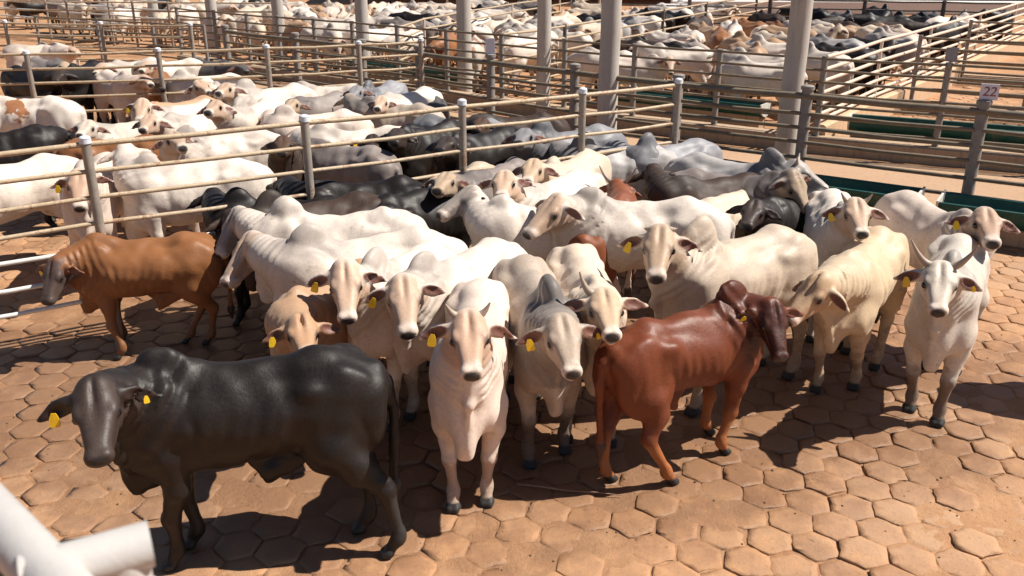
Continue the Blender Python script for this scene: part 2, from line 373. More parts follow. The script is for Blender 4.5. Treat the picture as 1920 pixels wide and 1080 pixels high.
def coat(name, base, hump, face, leg, muz=(.02, .017, .018), earc=(.16, .07, .05), ham=.8, nam=.3, fam=.5, lam=.5, back=None, mott=.25, rough=.5, sheen=.12, spot=None, spec=.3, mud=.45):
    s = NT(name); co = s.coord('Object'); rnd = s.n('ShaderNodeObjectInfo').outputs['Random']; w = s.math('MULTIPLY', rnd, 40)
    _x = s.n('ShaderNodeSeparateXYZ'); s.l(co, _x.inputs[0]); zz = _x.outputs[2]
    A = s.rgb('mA'); B = s.rgb('mB'); C = s.rgb('mC')
    n1 = s.noise(co, 2.2, 4, .6, w=w); n2 = s.noise(co, 9, 4, .65, w=w); n3 = s.noise(co, 40, 3, .6)
    c = s.mix(s.math('MULTIPLY', s.ramp(n1, .42, .68), mott), base, hump)
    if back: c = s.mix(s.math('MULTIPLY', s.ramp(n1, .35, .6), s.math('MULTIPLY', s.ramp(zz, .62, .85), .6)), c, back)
    if spot is not None: c = s.mix(s.ramp(n1, .53, .56), c, spot)
    c = s.mix(s.math('MULTIPLY', s.ramp(s.math('ADD', A[0], s.math('MULTIPLY', s.math('SUBTRACT', n2, .5), .5)), .15, .8), ham), c, hump)
    c = s.mix(s.math('MULTIPLY', C[0], nam), c, hump)
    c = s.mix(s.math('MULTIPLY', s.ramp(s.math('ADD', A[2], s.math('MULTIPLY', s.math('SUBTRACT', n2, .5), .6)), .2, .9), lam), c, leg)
    c = s.mix(s.math('MULTIPLY', B[0], fam), c, face)
    if base[0] > .35: c = s.mix(s.math('MULTIPLY', C[2], .85), c, (.70, .58, .49))
    elif name == 'ochre_coat': c = s.mix(s.math('MULTIPLY', C[2], .7), c, (.05, .04, .04))
    # dust and mud splashes
    mudf = s.math('MULTIPLY', s.ramp(s.math('ADD', n2, s.math('MULTIPLY', A[2], .25)), .60, .74), mud)
    c = s.mix(mudf, c, (.19, .11, .06))
    c = s.mix(s.math('MULTIPLY', s.ramp(n3, .35, .75), .4 * mud), c, (.30, .20, .13))
    st = s.noise(s.coord('Object', (4, 16, 16)), 3, 4, .7); st2 = s.noise(s.coord('Object', (60, 60, 26)), 3, 2, .6)
    c = s.mix(s.math('MULTIPLY', s.ramp(st, .42, .66), .16), c, s.mix(.5, hump, leg)); c = s.mix(s.math('MULTIPLY', s.ramp(st2, .5, .7), .22), c, s.mix(.6, c, (0, 0, 0)))
    v = s.n('ShaderNodeHueSaturation'); s.l(s.math('MULTIPLY_ADD', rnd, .26, .82), v.inputs['Value']); s.l(c, v.inputs['Color']); c = v.outputs[0]
    c = s.mix(s.math('MULTIPLY', B[1], .75), c, (.03, .022, .02))
    c = s.mix(B[2], c, earc)
    c = s.mix(s.math('MULTIPLY', A[1], .97), c, muz)
    c = s.mix(C[1], c, (.03, .027, .025))
    hair = s.noise(s.coord('Object', (14, 14, 5)), 6, 3, .6)
    nb = s.bump(s.math('ADD', s.math('MULTIPLY', hair, .5), s.math('ADD', s.math('MULTIPLY', n3, .45), s.math('MULTIPLY', n2, 1.5))), .2, .014)
    r = s.math('ADD', s.mix(A[1], (rough - .07,) * 3, (.25,) * 3), s.math('MULTIPLY', n3, .16))
    return s.set(c, r, 0, spec, nb, **{'Sheen Weight': sheen, 'Sheen Roughness': .45, 'Sheen Tint': (1, .93, .85)})
# ------------------------------------------------------------------ setting materials
def trampled(s, co):      # wet trampled mud where the herd stands
    p = s.n('ShaderNodeSeparateXYZ'); s.l(co, p.inputs[0]); X, Y = p.outputs[0], p.outputs[1]
    u = s.math('MULTIPLY', s.math('SUBTRACT', X, -.6), .17); v = s.math('MULTIPLY', s.math('SUBTRACT', Y, 8.0), .30)
    d = s.math('SQRT', s.math('ADD', s.math('MULTIPLY', u, u), s.math('MULTIPLY', v, v)))
    n = s.math('ADD', s.math('MULTIPLY', s.noise(co, .9, 4, .6), .9), s.math('MULTIPLY', s.noise(co, 5, 3, .6), .35))
    return s.math('MAXIMUM', s.ramp(s.math('ADD', d, n), 1.8, 1.3), s.math('MULTIPLY', s.ramp(s.noise(co, .7, 5, .65), .5, .64), .6))
def mat_sand():
    s = NT('sand'); co = s.coord('Object'); n1 = s.noise(co, .35, 4); n2 = s.noise(co, 2.3, 5, .6); n3 = s.noise(co, 22, 5, .7); n4 = s.noise(co, 110, 3, .7)
    c = s.mix(n1, (.44, .23, .115), (.35, .19, .10)); c = s.mix(s.ramp(n2, .4, .7), c, (.47, .265, .138)); c = s.mix(s.math('MULTIPLY', s.ramp(n3, .5, .72), .5), c, (.26, .15, .085))
    c = s.mix(s.math('MULTIPLY', s.ramp(n4, .55, .7), .35), c, (.16, .095, .055))
    wet = trampled(s, co); c = s.mix(s.math('MULTIPLY', wet, .72), c, (.145, .075, .042))
    b = s.bump(s.math('ADD', s.math('MULTIPLY', n3, .7), s.math('MULTIPLY', n4, .3)), .8, .025)
    return s.set(c, s.mix(wet, (.85,) * 3, (.55,) * 3), 0, .25, b)
def mat_paver():
    s = NT('paver'); co = s.coord('Object'); t = s.rgb('tile'); n1 = s.noise(co, .45, 4); n2 = s.noise(co, 5, 5, .65); n3 = s.noise(co, 30, 5, .75); n4 = s.noise(co, 130, 3, .7)
    c = s.mix(t[0], (.36, .185, .097), (.47, .265, .143)); c = s.mix(s.ramp(n2, .42, .72), c, (.48, .258, .127)); c = s.mix(s.math('MULTIPLY', s.ramp(n1, .45, .65), .45), c, (.40, .27, .18))
    c = s.mix(s.math('MULTIPLY', s.ramp(n3, .54, .7), .5), c, (.20, .125, .075)); c = s.mix(s.math('MULTIPLY', s.ramp(n4, .58, .7), .4), c, (.12, .08, .05))
    c = s.mix(t[1], c, (.45, .235, .115))
    dung = s.ramp(s.math('MULTIPLY', s.noise(co, 1.1, 3, .5), s.noise(co, 14, 4, .7)), .36, .44)
    c = s.mix(s.math('MULTIPLY', dung, .8), c, (.07, .05, .028))
    wet = trampled(s, co); c = s.mix(s.math('MULTIPLY', wet, .7), c, (.155, .082, .046))
    h = s.math('ADD', s.math('MULTIPLY', n2, .5), s.math('ADD', s.math('MULTIPLY', n3, .5), s.math('MULTIPLY', n4, .22)))
    return s.set(c, s.mix(wet, (.75,) * 3, (.33,) * 3), 0, .3, s.bump(h, .7, .02))
def mat_pipe(name, a, b, rust=(.23, .095, .04), amt=.5, rough=.5, metal=0., sc_=6.):
    s = NT(name); co = s.coord('Object'); n1 = s.noise(co, sc_, 4, .65); n2 = s.noise(co, 40, 4, .7)
    c = s.mix(s.ramp(n1, .35, .65), a, b); c = s.mix(s.math('MULTIPLY', s.ramp(s.math('ADD', s.math('MULTIPLY', n1, .6), s.math('MULTIPLY', n2, .4)), .5, .62), amt), c, rust)
    return s.set(c, s.math('MULTIPLY_ADD', n2, .3, rough - .12), metal, .4, s.bump(n2, .25, .006))
def mat_conc(name, a, b, stain=(.10, .075, .055), amt=.5, scale=2.5):
    s = NT(name); co = s.coord('Object'); n1 = s.noise(co, scale, 5, .6); n2 = s.noise(co, 24, 5, .7); n3 = s.noise(s.coord('Object', (6, 6, .8)), 2.2, 4, .65)
    c = s.mix(n1, a, b); c = s.mix(s.math('MULTIPLY', s.ramp(n3, .5, .75), amt), c, stain); c = s.mix(s.math('MULTIPLY', s.ramp(n2, .55, .75), .35), c, stain)
    return s.set(c, .82, 0, .25, s.bump(s.math('ADD', n1, s.math('MULTIPLY', n2, .6)), .4, .012))
M = {}
M['sand'] = mat_sand(); M['paver'] = mat_paver()
M['tan'] = mat_pipe('tan_pipe', (.40, .295, .19), (.52, .42, .29), amt=.8)
M['white'] = mat_pipe('pale_pipe', (.60, .60, .57), (.70, .69, .64), (.30, .20, .12), .3)
M['galv'] = mat_pipe('galvanised_post', (.23, .195, .165), (.36, .31, .255), (.20, .10, .05), .85, .45, 0., 3)
M['cap'] = mat_pipe('cap_paint', (.60, .62, .68), (.68, .69, .73), (.4, .35, .3), .15)
M['dull'] = mat_pipe('weathered_pipe', (.14, .115, .082), (.22, .175, .12), (.16, .085, .05), .5, .6)
M['dullpost'] = mat_pipe('weathered_post', (.19, .175, .165), (.28, .255, .23), (.13, .08, .05), .5, .6)
M['pink'] = mat_pipe('sunlit_pink_pipe', (.60, .46, .36), (.70, .58, .47), (.32, .17, .10), .4)  # pinkish white of sunlit rails put into the pipe colour
M['dark'] = mat_pipe('dark_pipe', (.07, .06, .055), (.13, .10, .08), (.12, .06, .035), .4, .6)
M['column'] = mat_conc('column_concrete', (.38, .345, .31), (.49, .445, .40), (.22, .175, .14), .45, 1.6)
M['curb'] = mat_conc('curb_concrete', (.36, .26, .18), (.46, .33, .22), (.15, .10, .065), .6)
M['curbsun'] = mat_conc('sunlit_curb_concrete', (.50, .34, .21), (.60, .42, .27), (.27, .16, .09), .5)  # lighter copy of the curb concrete, with sunlight put into its colour
M['alley'] = mat_conc('alley_concrete', (.37, .235, .145), (.46, .30, .19), (.22, .13, .08), .6, .8)
M['trough'] = mat_pipe('trough_plastic', (.006, .055, .048), (.009, .08, .068), (.14, .10, .06), .5, .5, 0, 3)
M['troughend'] = mat_pipe('trough_end', (.50, .50, .46), (.60, .58, .52), (.2, .16, .1), .4)
M['rail_white'] = mat_pipe('white_enamel', (.43, .405, .39), (.48, .455, .43), (.45, .4, .38), .15, .35)
M['sign'] = mat_pipe('sign_paint', (.62, .60, .68), (.70, .68, .74), (.36, .28, .25), .2)
M['signdark'] = mat_pipe('sign_dark', (.20, .20, .23), (.27, .26, .29), (.15, .1, .08), .3)  # darker grey than the other plates
M['red'] = mat_pipe('sign_red', (.24, .06, .10), (.30, .09, .12), (.25, .03, .05), .1)
M['wood'] = mat_pipe('dry_stick', (.22, .13, .075), (.3, .19, .12), (.2, .12, .07), .4)
M['bunk'] = mat_conc('bunk_concrete', (.66, .63, .58), (.74, .71, .66), (.4, .33, .27), .25)
M['shedwall'] = mat_conc('dark_shade_boards', (.10, .045, .03), (.16, .07, .045), (.05, .03, .02), .5)  # dark board colour stands for the shade strip at the far end
M['roof'] = mat_pipe('roof_sheet', (.42, .38, .36), (.5, .46, .43), (.3, .18, .12), .5)
M['dung'] = mat_conc('dung', (.09, .06, .036), (.14, .095, .055), (.06, .04, .024), .5, 20)

# ------------------------------------------------------------------ ground: one sheet, finely gridded near the pens
def vnoise(x, y, seed):
    rg = np.random.RandomState(seed); z = np.zeros_like(x)
    for k in range(14):
        f = rg.uniform(.6, 9.); a = rg.uniform(0, 2 * math.pi); z += np.sin(f * (x * math.cos(a) + y * math.sin(a)) + rg.uniform(0, 6)) / (1 + .35 * f)
    return z
far = np.array([14, 16, 19, 23, 28, 35, 45, 60, 80, 120, 180, 260, 400.])
gx = np.concatenate([-far[::-1] + 4, np.arange(-8.5, 16., .075), far + 3.]); gy = np.concatenate([-far[::-1] + 13, np.arange(1.5, 17.5, .075), far + 5.])
GX, GY = np.meshgrid(gx, gy, indexing='ij')
GZ = -.0052 + .0042 * vnoise(GX, GY, 3) + .002 * vnoise(GX * 3, GY * 3, 4)
GZ = np.where((np.abs(GX) > 60) | (GY > 80) | (GY < -30), -.016, GZ)
I = np.arange(GX.size).reshape(GX.shape)
Qg = np.stack([I[:-1, :-1], I[1:, :-1], I[1:, 1:], I[:-1, 1:]], -1).reshape(-1, 4)
tag(link(bpy.data.objects.new('ground', rawmesh('ground', np.stack([GX, GY, GZ], -1).reshape(-1, 3), Qg, M['sand']))), kind='structure')

# fence lines in metres (plan)
F1 = [(-6.95, 6.30), (-5.39, 7.25), (-3.93, 8.12), (-2.14, 9.18), (-.57, 10.16), (.87, 11.01), (2.18, 11.82)]
R1 = [(-7.52, 24.21), (-5.21, 22.12), (-3.37, 20.57), (-1.97, 19.32), (-.42, 17.78), (1.13, 16.31), (2.75, 14.94), (4.51, 13.72), (6.54, 12.41), (8.62, 11.14)]
R2 = [(-10.98, 30.47), (-9.31, 29.01), (-7.93, 27.69), (-6.79, 26.87), (-5.54, 25.91), (-4.32, 25.02), (-2.97, 23.86), (-1.62, 22.66), (-.24, 21.57), (1.18, 20.34), (2.59, 19.24), (4.14, 18.25), (5.86, 17.1), (7.75, 16.16), (9.93, 15.11), (12.1, 14.1)]
Wf = [(5.93, 17.2), (8.15, 20.23), (10.63, 23.4), (14.08, 27.9), (17.68, 32.64), (21.2, 37.2), (24.8, 41.9)]
V1 = [(-2.95, 24.0), (-2.53, 26.67), (-1.52, 29.48), (0., 33.23), (1.93, 37.64), (4., 42.4)]
V2 = [(-.2, 21.7), (1.37, 23.86), (2.89, 26.48), (4.8, 29.48), (6.87, 32.93), (9.86, 37.64), (12.9, 42.4)]
def cross(line, x, y):          # signed side of a polyline, >0 left of its direction
    best = None
    for (ax, ay), (bx, by) in zip(line, line[1:]):
        vx, vy = bx - ax, by - ay; t = min(1, max(0, ((x - ax) * vx + (y - ay) * vy) / (vx * vx + vy * vy)))
        d = (x - ax - t * vx) ** 2 + (y - ay - t * vy) ** 2
        if best is None or d < best[0]: best = (d, (vx * (y - ay) - vy * (x - ax)) / math.hypot(vx, vy))
    return best[1]
# hexagonal concrete pavers, worn and half sunk in sand
def pavers(name, inside, x0, x1, y0_, y1, ang=-12., w=.305, seed=1):
    rg = np.random.RandomState(seed); ca, sa = math.cos(R(ang)), math.sin(R(ang)); r = w / math.sqrt(3); C = []
    for j in range(-140, 140):
        for i in range(-140, 140):
            u = (i + .5 * (j & 1)) * w; v = j * 1.5 * r; x = ca * u - sa * v + 3; y = sa * u + ca * v + 8
            if x0 < x < x1 and y0_ < y < y1 and inside(x, y): C.append((x, y))
    C = np.array(C) + rg.normal(0, .006, (len(C), 2)); n = len(C); K = 18
    th = (np.arange(K) + .5) / K * 2 * math.pi + R(ang)
    hexr = np.array([(w / 2) / math.cos(((t - R(ang) + math.pi / 6) % (math.pi / 3)) - math.pi / 6) for t in th])
    size = rg.uniform(.95, .985, (n, 1)); V = []; A = []
    rot = rg.normal(0, .03, (n, 1)); base = rg.normal(.0, .0045, (n, 1)); tx = rg.normal(0, .013, (n, 1)); ty = rg.normal(0, .013, (n, 1)); tone = rg.uniform(0, 1, (n, 1))
    for ring, (f, dz, jr) in enumerate([(1.0, -.05, .004), (.992, -.004, .006), (.962, .0005, .005), (.70, .0022, .01)]):
        rr = hexr[None, :] * size * f + rg.normal(0, jr, (n, K)) * (1 if ring else .6)
        if ring in (1, 2): rr -= np.maximum(0, rg.normal(-.016, .012, (n, K)))
        px = rr * np.cos(th + rot); py = rr * np.sin(th + rot)
        z = base + px * tx + py * ty + dz + rg.normal(0, .0016, (n, K))
        V.append(np.stack([px + C[:, :1], py + C[:, 1:], z], -1)); e = [1., .9, .45, .0][ring]
        A.append(np.stack([np.broadcast_to(tone, (n, K)), np.full((n, K), e * .75), np.zeros((n, K)), np.ones((n, K))], -1))
    V.append(np.stack([C[:, 0], C[:, 1], base[:, 0] + .003], -1)[:, None]); A.append(np.stack([tone, tone * 0, tone * 0, tone * 0 + 1], -1))
    V = np.concatenate(V, 1); A = np.concatenate(A, 1); per = 4 * K + 1; Q = []
    for q in range(3):
        for k in range(K): Q.append((q * K + k, q * K + (k + 1) % K, (q + 1) * K + (k + 1) % K, (q + 1) * K + k))
    for k in range(0, K, 2): Q.append((3 * K + k, 3 * K + k + 1, 3 * K + (k + 2) % K, 4 * K))
    Q = (np.array(Q)[None] + (np.arange(n) * per)[:, None, None]).reshape(-1, 4)
    return tag(link(bpy.data.objects.new(name, rawmesh(name, V.reshape(-1, 3), Q, M['paver'], [('tile', A.reshape(-1, 4))]))), kind='structure')
pavers('paving', lambda x, y: (cross(R1, x, y) < -.25) , -7.5, 10, 2.2, 15.5)
pavers('far_paving', lambda x, y: cross(R2, x, y) > .3 and cross(Wf, x, y) < -.25, 5.5, 20, 14, 26, seed=2)
# concrete alley between the two facing fences
def strip(name, L1, L2, z, mat):
    m = MB(); n = len(L1)
    m.add([(*p, z) for p in L1] + [(*p, z) for p in L2], [(i, i + 1, n + i + 1, n + i) for i in range(n - 1)]); o = m.build(name, mat); return tag(o, kind='structure')
al = [(x + .25, y + .4) for x, y in R1] + [(10.7, 10.2)]; off = [(x - .45, y - .55) for x, y in R2[2:12]] + [(11.6, 13.6)]
strip('alley', al, off, .012, M['alley'])

# ------------------------------------------------------------------ pipe fences
def offset(L, d):
    out = []
    for i, p in enumerate(L):
        a = L[max(0, i - 1)]; b = L[min(len(L) - 1, i + 1)]; v = unit((b[0] - a[0], b[1] - a[1])); out.append((p[0] - v[1] * d, p[1] + v[0] * d))
    return out
def fence(name, label, L, zt, rails, pr, rr, mp, mr, cap=None, curb=None, cw=.2, mc=None, low=None, mlow=None, toprad=None, group=None, skip=(), prh=0., side=1, cat='fence'):
    """Posts stand on L; the rails run along one side of them."""
    root = empty(name, (L[0][0], L[0][1], 0), label, cat, group); ox, oy = L[0]; P = [(x - ox, y - oy) for x, y in L]
    rg = random.Random(hash(label) % 1000 if False else len(label))
    for i, (x, y) in enumerate(P):
        if i in skip: continue
        m = MB(); lx, ly = rg.uniform(-.012, .012), rg.uniform(-.012, .012); m.tube([(x, y, -.05), (x + lx, y + ly, zt + prh)], pr, 14); po = m.build('post', mp, root)
        if cap: m = MB(); m.tube([(x + lx, y + ly, zt + prh - .03), (x + lx, y + ly, zt + prh + .012)], pr * 1.22, 14); m.dome((x + lx, y + ly, zt + prh + .012), pr * 1.22, .03, 14); m.build('cap', cap, po)
    O = offset(P, side * (pr * .55)) if pr > .05 else P
    for k, z in enumerate(rails):
        r = (toprad if k == 0 and toprad else rr); m = MB(); pts = []
        for i in range(len(O) - 1):
            for t in (0, .5): pts.append((O[i][0] + t * (O[i + 1][0] - O[i][0]), O[i][1] + t * (O[i + 1][1] - O[i][1]), z + rg.uniform(-.008, .008) - (.012 if t else 0)))
        pts.append((*O[-1], z)); m.tube(pts, r, 10); m.build('rail', mlow if low and k >= low else mr, root)
    if curb:
        m = MB(); n = len(P); E = 14; a = offset(P, cw / 2 + .05); b = offset(P, -cw / 2 - .05); a2 = offset(P, cw / 2); b2 = offset(P, -cw / 2)
        V = [(*p, -.05) for p in a] + [(*p, curb - .03) for p in a] + [(*p, curb) for p in a2] + [(*p, curb) for p in b2] + [(*p, curb - .03) for p in b] + [(*p, -.05) for p in b]
        F = [(r * n + i, r * n + i + 1, (r + 1) * n + i + 1, (r + 1) * n + i) for r in range(5) for i in range(n - 1)] + [tuple(r * n for r in range(6)), tuple(r * n + n - 1 for r in range(6))[::-1]]
        m.add(V, F); m.build('base_wall', mc or M['curb'], root)
    return root
fence('pipe_fence', 'tan and white pipe fence with blue-capped steel posts dividing the two front pens', F1, 2.1, [2.05, 1.80, 1.55, 1.30, 1.05, .79, .55], .045, .0215, M['galv'], M['tan'], M['cap'], None, .2, M['curb'], 4, M['white'], .026)
F2 = [(-11.15, 16.49), (-8.94, 16.82), (-6.67, 17.25), (-4.77, 17.8), (-3.09, 18.48), (-1.9, 19.1)]
fence('pipe_fence', 'low tan pipe fence with pale caps across the back of the left cattle pen', F2, 1.9, [1.86, 1.60, 1.34, 1.08, .8, .5], .05, .026, M['galv'], M['tan'], M['cap'], .3, .2)
fence('pipe_fence', 'thin tan fence farthest back at the left, before the row of columns', [(-15.66, 24.1), (-12.93, 23.6), (-10.29, 23.13), (-7.92, 22.75)], 1.9, [1.86, 1.58, 1.3, 1., .7], .05, .024, M['galv'], M['tan'], M['cap'])
fence('post_fence', 'weathered grey fence with thick top rail behind the green trough, along the alley', R1, 1.65, [1.60, 1.34, 1.12, .90, .66, .40], .085, .03, M['dullpost'], M['dull'], M['dullpost'], .14, .3, M['curb'], toprad=.05, prh=.08, side=-1)
fence('post_fence', 'weathered fence on a dark concrete curb along the far side of the alley', R2, 1.8, [1.76, 1.54, 1.32, 1.1, .88, .66, .45], .06, .026, M['dullpost'], M['dull'], None, .30, .3, M['curb'], side=-1)
fence('rail_fence', 'sunlit pinkish white seven-rail fence running away to the upper right corner', Wf, 1.8, [1.77, 1.55, 1.33, 1.11, .90, .70, .58], .035, .035, M['pink'], M['pink'], None, .5, .2, M['curbsun'], skip=(0,))
fence('rail_fence', 'tan rail fence between two crowded far pens, left of the middle columns', V1, 1.75, [1.72, 1.44, 1.16, .88, .6], .035, .028, M['pink'], M['tan'], skip=(0,))
fence('rail_fence', 'tan rail fence rising to the right above the spotted red cow in the far pens', V2, 1.8, [1.76, 1.46, 1.16, .86, .56], .05, .028, M['dark'], M['tan'], skip=(0,))
fence('rail_fence', 'dark steel fence in front of the white strip at the top right', [(2.5, 37.9), (6.88, 36.2), (9.75, 35.2), (12.98, 34.3), (15.57, 33.6), (17.6, 32.9)], 1.8, [1.75, 1.45, 1.15, .85, .55], .075, .03, M['dark'], M['dark'], skip=(5,))
fence('rail_fence', 'tan rail fence behind the tall columns at the top left', [(-19.5, 34.4), (-16.2, 33.9), (-13.65, 33.5), (-10.9, 33.3), (-8.4, 33.0)], 1.8, [1.76, 1.46, 1.16, .86, .56], .045, .028, M['galv'], M['tan'])
fence('rail_fence', 'thin pale fence beyond the row of columns at the top left corner', [(-26, 42), (-22.5, 40.3), (-19, 38), (-15.5, 35.8), (-12.4, 33.6)], 1.8, [1.76, 1.46, 1.16, .86, .56], .045, .028, M['galv'], M['white'])
fence('rail_fence', 'dim fence along the cattle lane behind the columns at the upper left', [(-14.5, 28.2), (-12.2, 27.2), (-10.1, 26.), (-8.3, 24.9)], 1.7, [1.66, 1.36, 1.06, .76], .045, .025, M['dullpost'], M['dull'])
fence('rail_fence', 'weathered rail fence crossing the empty paved pen at the right edge', [(9.6, 21.6), (11.6, 20.3), (13.7, 19.0), (15.8, 17.8), (18., 16.6)], 1.75, [1.7, 1.46, 1.22, .98, .74, .5], .05, .028, M['dullpost'], M['dull'], None, .25, .25, M['curb'])
fence('rail_fence', 'dull rail fence far off behind the pinkish fence at the upper right', [(12.9, 26.), (15.6, 24.6), (18.4, 23.2), (21.3, 21.8)], 1.75, [1.7, 1.42, 1.14, .86, .58], .05, .028, M['dullpost'], M['dull'], None, .25, .25, M['curb'])
fence('rail_fence', 'distant pale fence across the far white herd at the top middle', [(-12, 44), (-7.5, 43.6), (-3, 43.2), (1.5, 42.9), (4., 42.6)], 1.8, [1.76, 1.4, 1.04, .7], .05, .03, M['pink'], M['tan'])

# ------------------------------------------------------------------ concrete columns
def column(x, y, r, label, group):
    m = MB(); rg = random.Random(int(x * 100)); P = [(x, y, -.05)]; n = 14
    m.tube([(x + .006 * rg.uniform(-1, 1), y, -.05 + 6.4 * k / n) for k in range(n + 1)], [r * (1.03 - .12 * k / n) for k in range(n + 1)], 22)
    o = m.build('concrete_column', M['column']); tag(o, label, 'column', group)
column(1.68, 15.75, .175, 'thick round concrete column left of centre-right, rising behind the fence corner', None)
column(4.52, 14.55, .175, 'thick round concrete column rising behind the mottled silver bull', None)
for i, (x, y) in enumerate([(.71, 20.53), (-1.2, 23.03), (-4.31, 26.62), (-7.36, 29.21), (-10.11, 31.28), (-13.65, 35.41), (-17.22, 39.55), (-20.89, 44.17), (-25.66, 47.86)]):
    lab = ['brownish slim concrete column nearest in the receding row, right of the empty sign plate', 'grey concrete column over the green trough in the receding row', 'grey concrete column left of the trough, above the crossing fences', 'pale concrete column above the white cattle at the upper left', 'pale concrete column above the second far fence post', 'pale column above the slate trough cattle at the top left', 'pale slim column between two fence posts at the top left', 'thin far column near the top left corner', 'farthest thin column at the left end of the row'][i]
    column(x, y, .16 if i == 0 else .185, lab, 'concrete columns in a receding row')

# ------------------------------------------------------------------ feed troughs
def trough(a, b, w, h, label, ends=True, group='green feed troughs'):
    a = np.array(a, float); b = np.array(b, float); d = unit(b - a); nrm = np.array([-d[1], d[0]]); L = np.linalg.norm(b - a); c = (a + b) / 2
    root = empty('feed_trough', (c[0], c[1], 0), label, 'trough', group)
    def pt(t, u, z): p = d * t + nrm * u; return (p[0], p[1], z)
    prof = [(-w / 2 - .03, h), (-w / 2, h + .015), (-w / 2 + .03, h)] + [(-(w / 2 - .03) * math.cos(math.pi * k / 10), h - .02 - (w * .42) * math.sin(math.pi * k / 10)) for k in range(11)] + [(w / 2 - .03, h), (w / 2, h + .015), (w / 2 + .03, h)] + [((w / 2 + .01) * math.cos(math.pi * k / 10), h - .03 - (w * .46) * math.sin(math.pi * k / 10)) for k in range(11)]
    n = len(prof); m = MB(); ts = [-L / 2, -L / 4, 0, L / 4, L / 2]; V = [pt(t, u, z) for t in ts for u, z in prof]
    m.add(V, [(j * n + k, j * n + (k + 1) % n, (j + 1) * n + (k + 1) % n, (j + 1) * n + k) for j in range(4) for k in range(n)], True); m.build('basin', M['trough'], root)
    m = MB(); ang = math.atan2(d[1], d[0]); m.box((0, 0, (h - w * .46) / 2 + .015), (L * .98, w * .62, h - w * .46 + .03), ang, .02); m.build('plinth', M['curb'], root)
    if ends:
        for s in (-1, 1):
            m = MB(); V = []; K = 14
            for q in (0, .03): V += [pt(s * (L / 2 + .004 + q), -(w / 2 + .04) * math.cos(math.pi * k / K), h + .03 - (w * .52) * math.sin(math.pi * k / K)) for k in range(K + 1)]
            N1 = K + 1; m.add(V, [tuple(range(N1)), tuple(range(N1, 2 * N1))[::-1]] + [(k, (k + 1) % N1, N1 + (k + 1) % N1, N1 + k) for k in range(N1)]); m.build('end_plate', M['troughend'], root)
    return root
trough((4.35, 13.0), (5.70, 12.12), .62, .5, 'green trough behind the two cows at the right, standing before the alley fence')
trough((5.95, 11.92), (8.2, 10.5), .62, .5, 'blue-green trough at the right edge behind the cow with turned head')
trough((1.55, 12.95), (2.75, 14.15), .5, .5, 'dark green trough at the back corner of the front pen')
trough((2.95, 14.30), (4.1, 13.35), .5, .5, 'dark trough behind the blue-grey bull, beside the fence corner')
trough((2.35, 20.9), (5.3, 18.75), .55, .62, 'long green trough with a round pale end under the standing white cattle')
trough((6.6, 17.35), (9.8, 15.85), .55, .62, 'green trough in the empty paved pen behind the number sign')
trough((-4.6, 26.4), (-1.2, 23.6), .55, .62, 'green trough with a pale end plate between the far columns')
trough((-5.6, 18.6), (-4.0, 19.4), .5, .5, 'dark green trough behind the far fence of the left pen')

# ------------------------------------------------------------------ number plates on posts
def plate(x, y, z, w, h, yaw, label, text=None, mat='sign'):
    root = empty('number_sign', (x, y, z), label, 'sign'); m = MB(); m.box((0, 0, h / 2), (w, .012, h), 0, .003); m.build('plate', M[mat], root); root.rotation_euler = (0, 0, yaw)
    m = MB(); m.box((0, .016, -.02), (.03, .018, h * .9), 0, .003); m.build('bracket', M['dullpost'], root)
    if text:
        cu = bpy.data.curves.new('digits', 'FONT'); cu.body = text; cu.size = h * .82; cu.align_x = 'CENTER'; cu.align_y = 'CENTER'; cu.extrude = .002; cu.offset = .0005; cu.space_character = .95; cu.shear = .12
        tmp = bpy.data.objects.new('digits', cu); COL.objects.link(tmp); dg = bpy.context.evaluated_depsgraph_get(); me = bpy.data.meshes.new_from_object(tmp.evaluated_get(dg)); bpy.data.objects.remove(tmp)
        me.materials.clear(); me.materials.append(M['red']); o = link(bpy.data.objects.new('digits', me), root); o.rotation_euler = (R(90), 0, 0); o.location = (0, -.009, h * .5)
    return root
plate(6.56, 12.38, 1.76, .23, .22, R(-24), 'small white number sign with red figures on top of the alley fence post', '22')
plate(-.42, 17.75, 1.76, .18, .3, R(-5), 'blank pale plate on a fence post in front of the far trough', None)
plate(7.75, 16.12, 1.82, .2, .24, R(-20), 'blank dark plate on the post above the empty paved pen', None, 'signdark')

# ------------------------------------------------------------------ white railing corner of the catwalk, close to the camera
root = empty('catwalk_railing', (-.54, 1.04, 0), 'white pipe railing corner close to the camera at the bottom left', 'railing')
def lp(p): return (p[0] + .54, p[1] - 1.04, p[2])
m = MB(); m.tube([lp((-2.66, 2.81, 3.0)), lp((-.84, 1.175, 3.0)), lp((-.56, .92, 3.0)), lp((1.37, -.84, 3.0))], .038, 24); m.build('rail', M['rail_white'], root)
m = MB(); m.tube([lp((-.66, .975, 3.0)), lp((-.515, 1.052, 3.0))], .033, 28); m.build('branch', M['rail_white'], root)
m = MB(); m.tube([lp((-.549, 1.036, 2.99)), lp((-.549, 1.036, 0.))], .033, 28); m.build('corner_post', M['rail_white'], root)
m = MB(); m.tube([lp((-.549, 1.036, 2.93)), lp((-.549, 1.036, 2.918))], .039, 24); m.build('weld_collar', M['rail_white'], root)
for sx, sy in ((-2.2, 2.536), (.9, -.593)):
    m = MB(); m.tube([lp((sx, sy, 0)), lp((sx, sy, 2.96))], .038, 18); m.build('post', M['rail_white'], root)

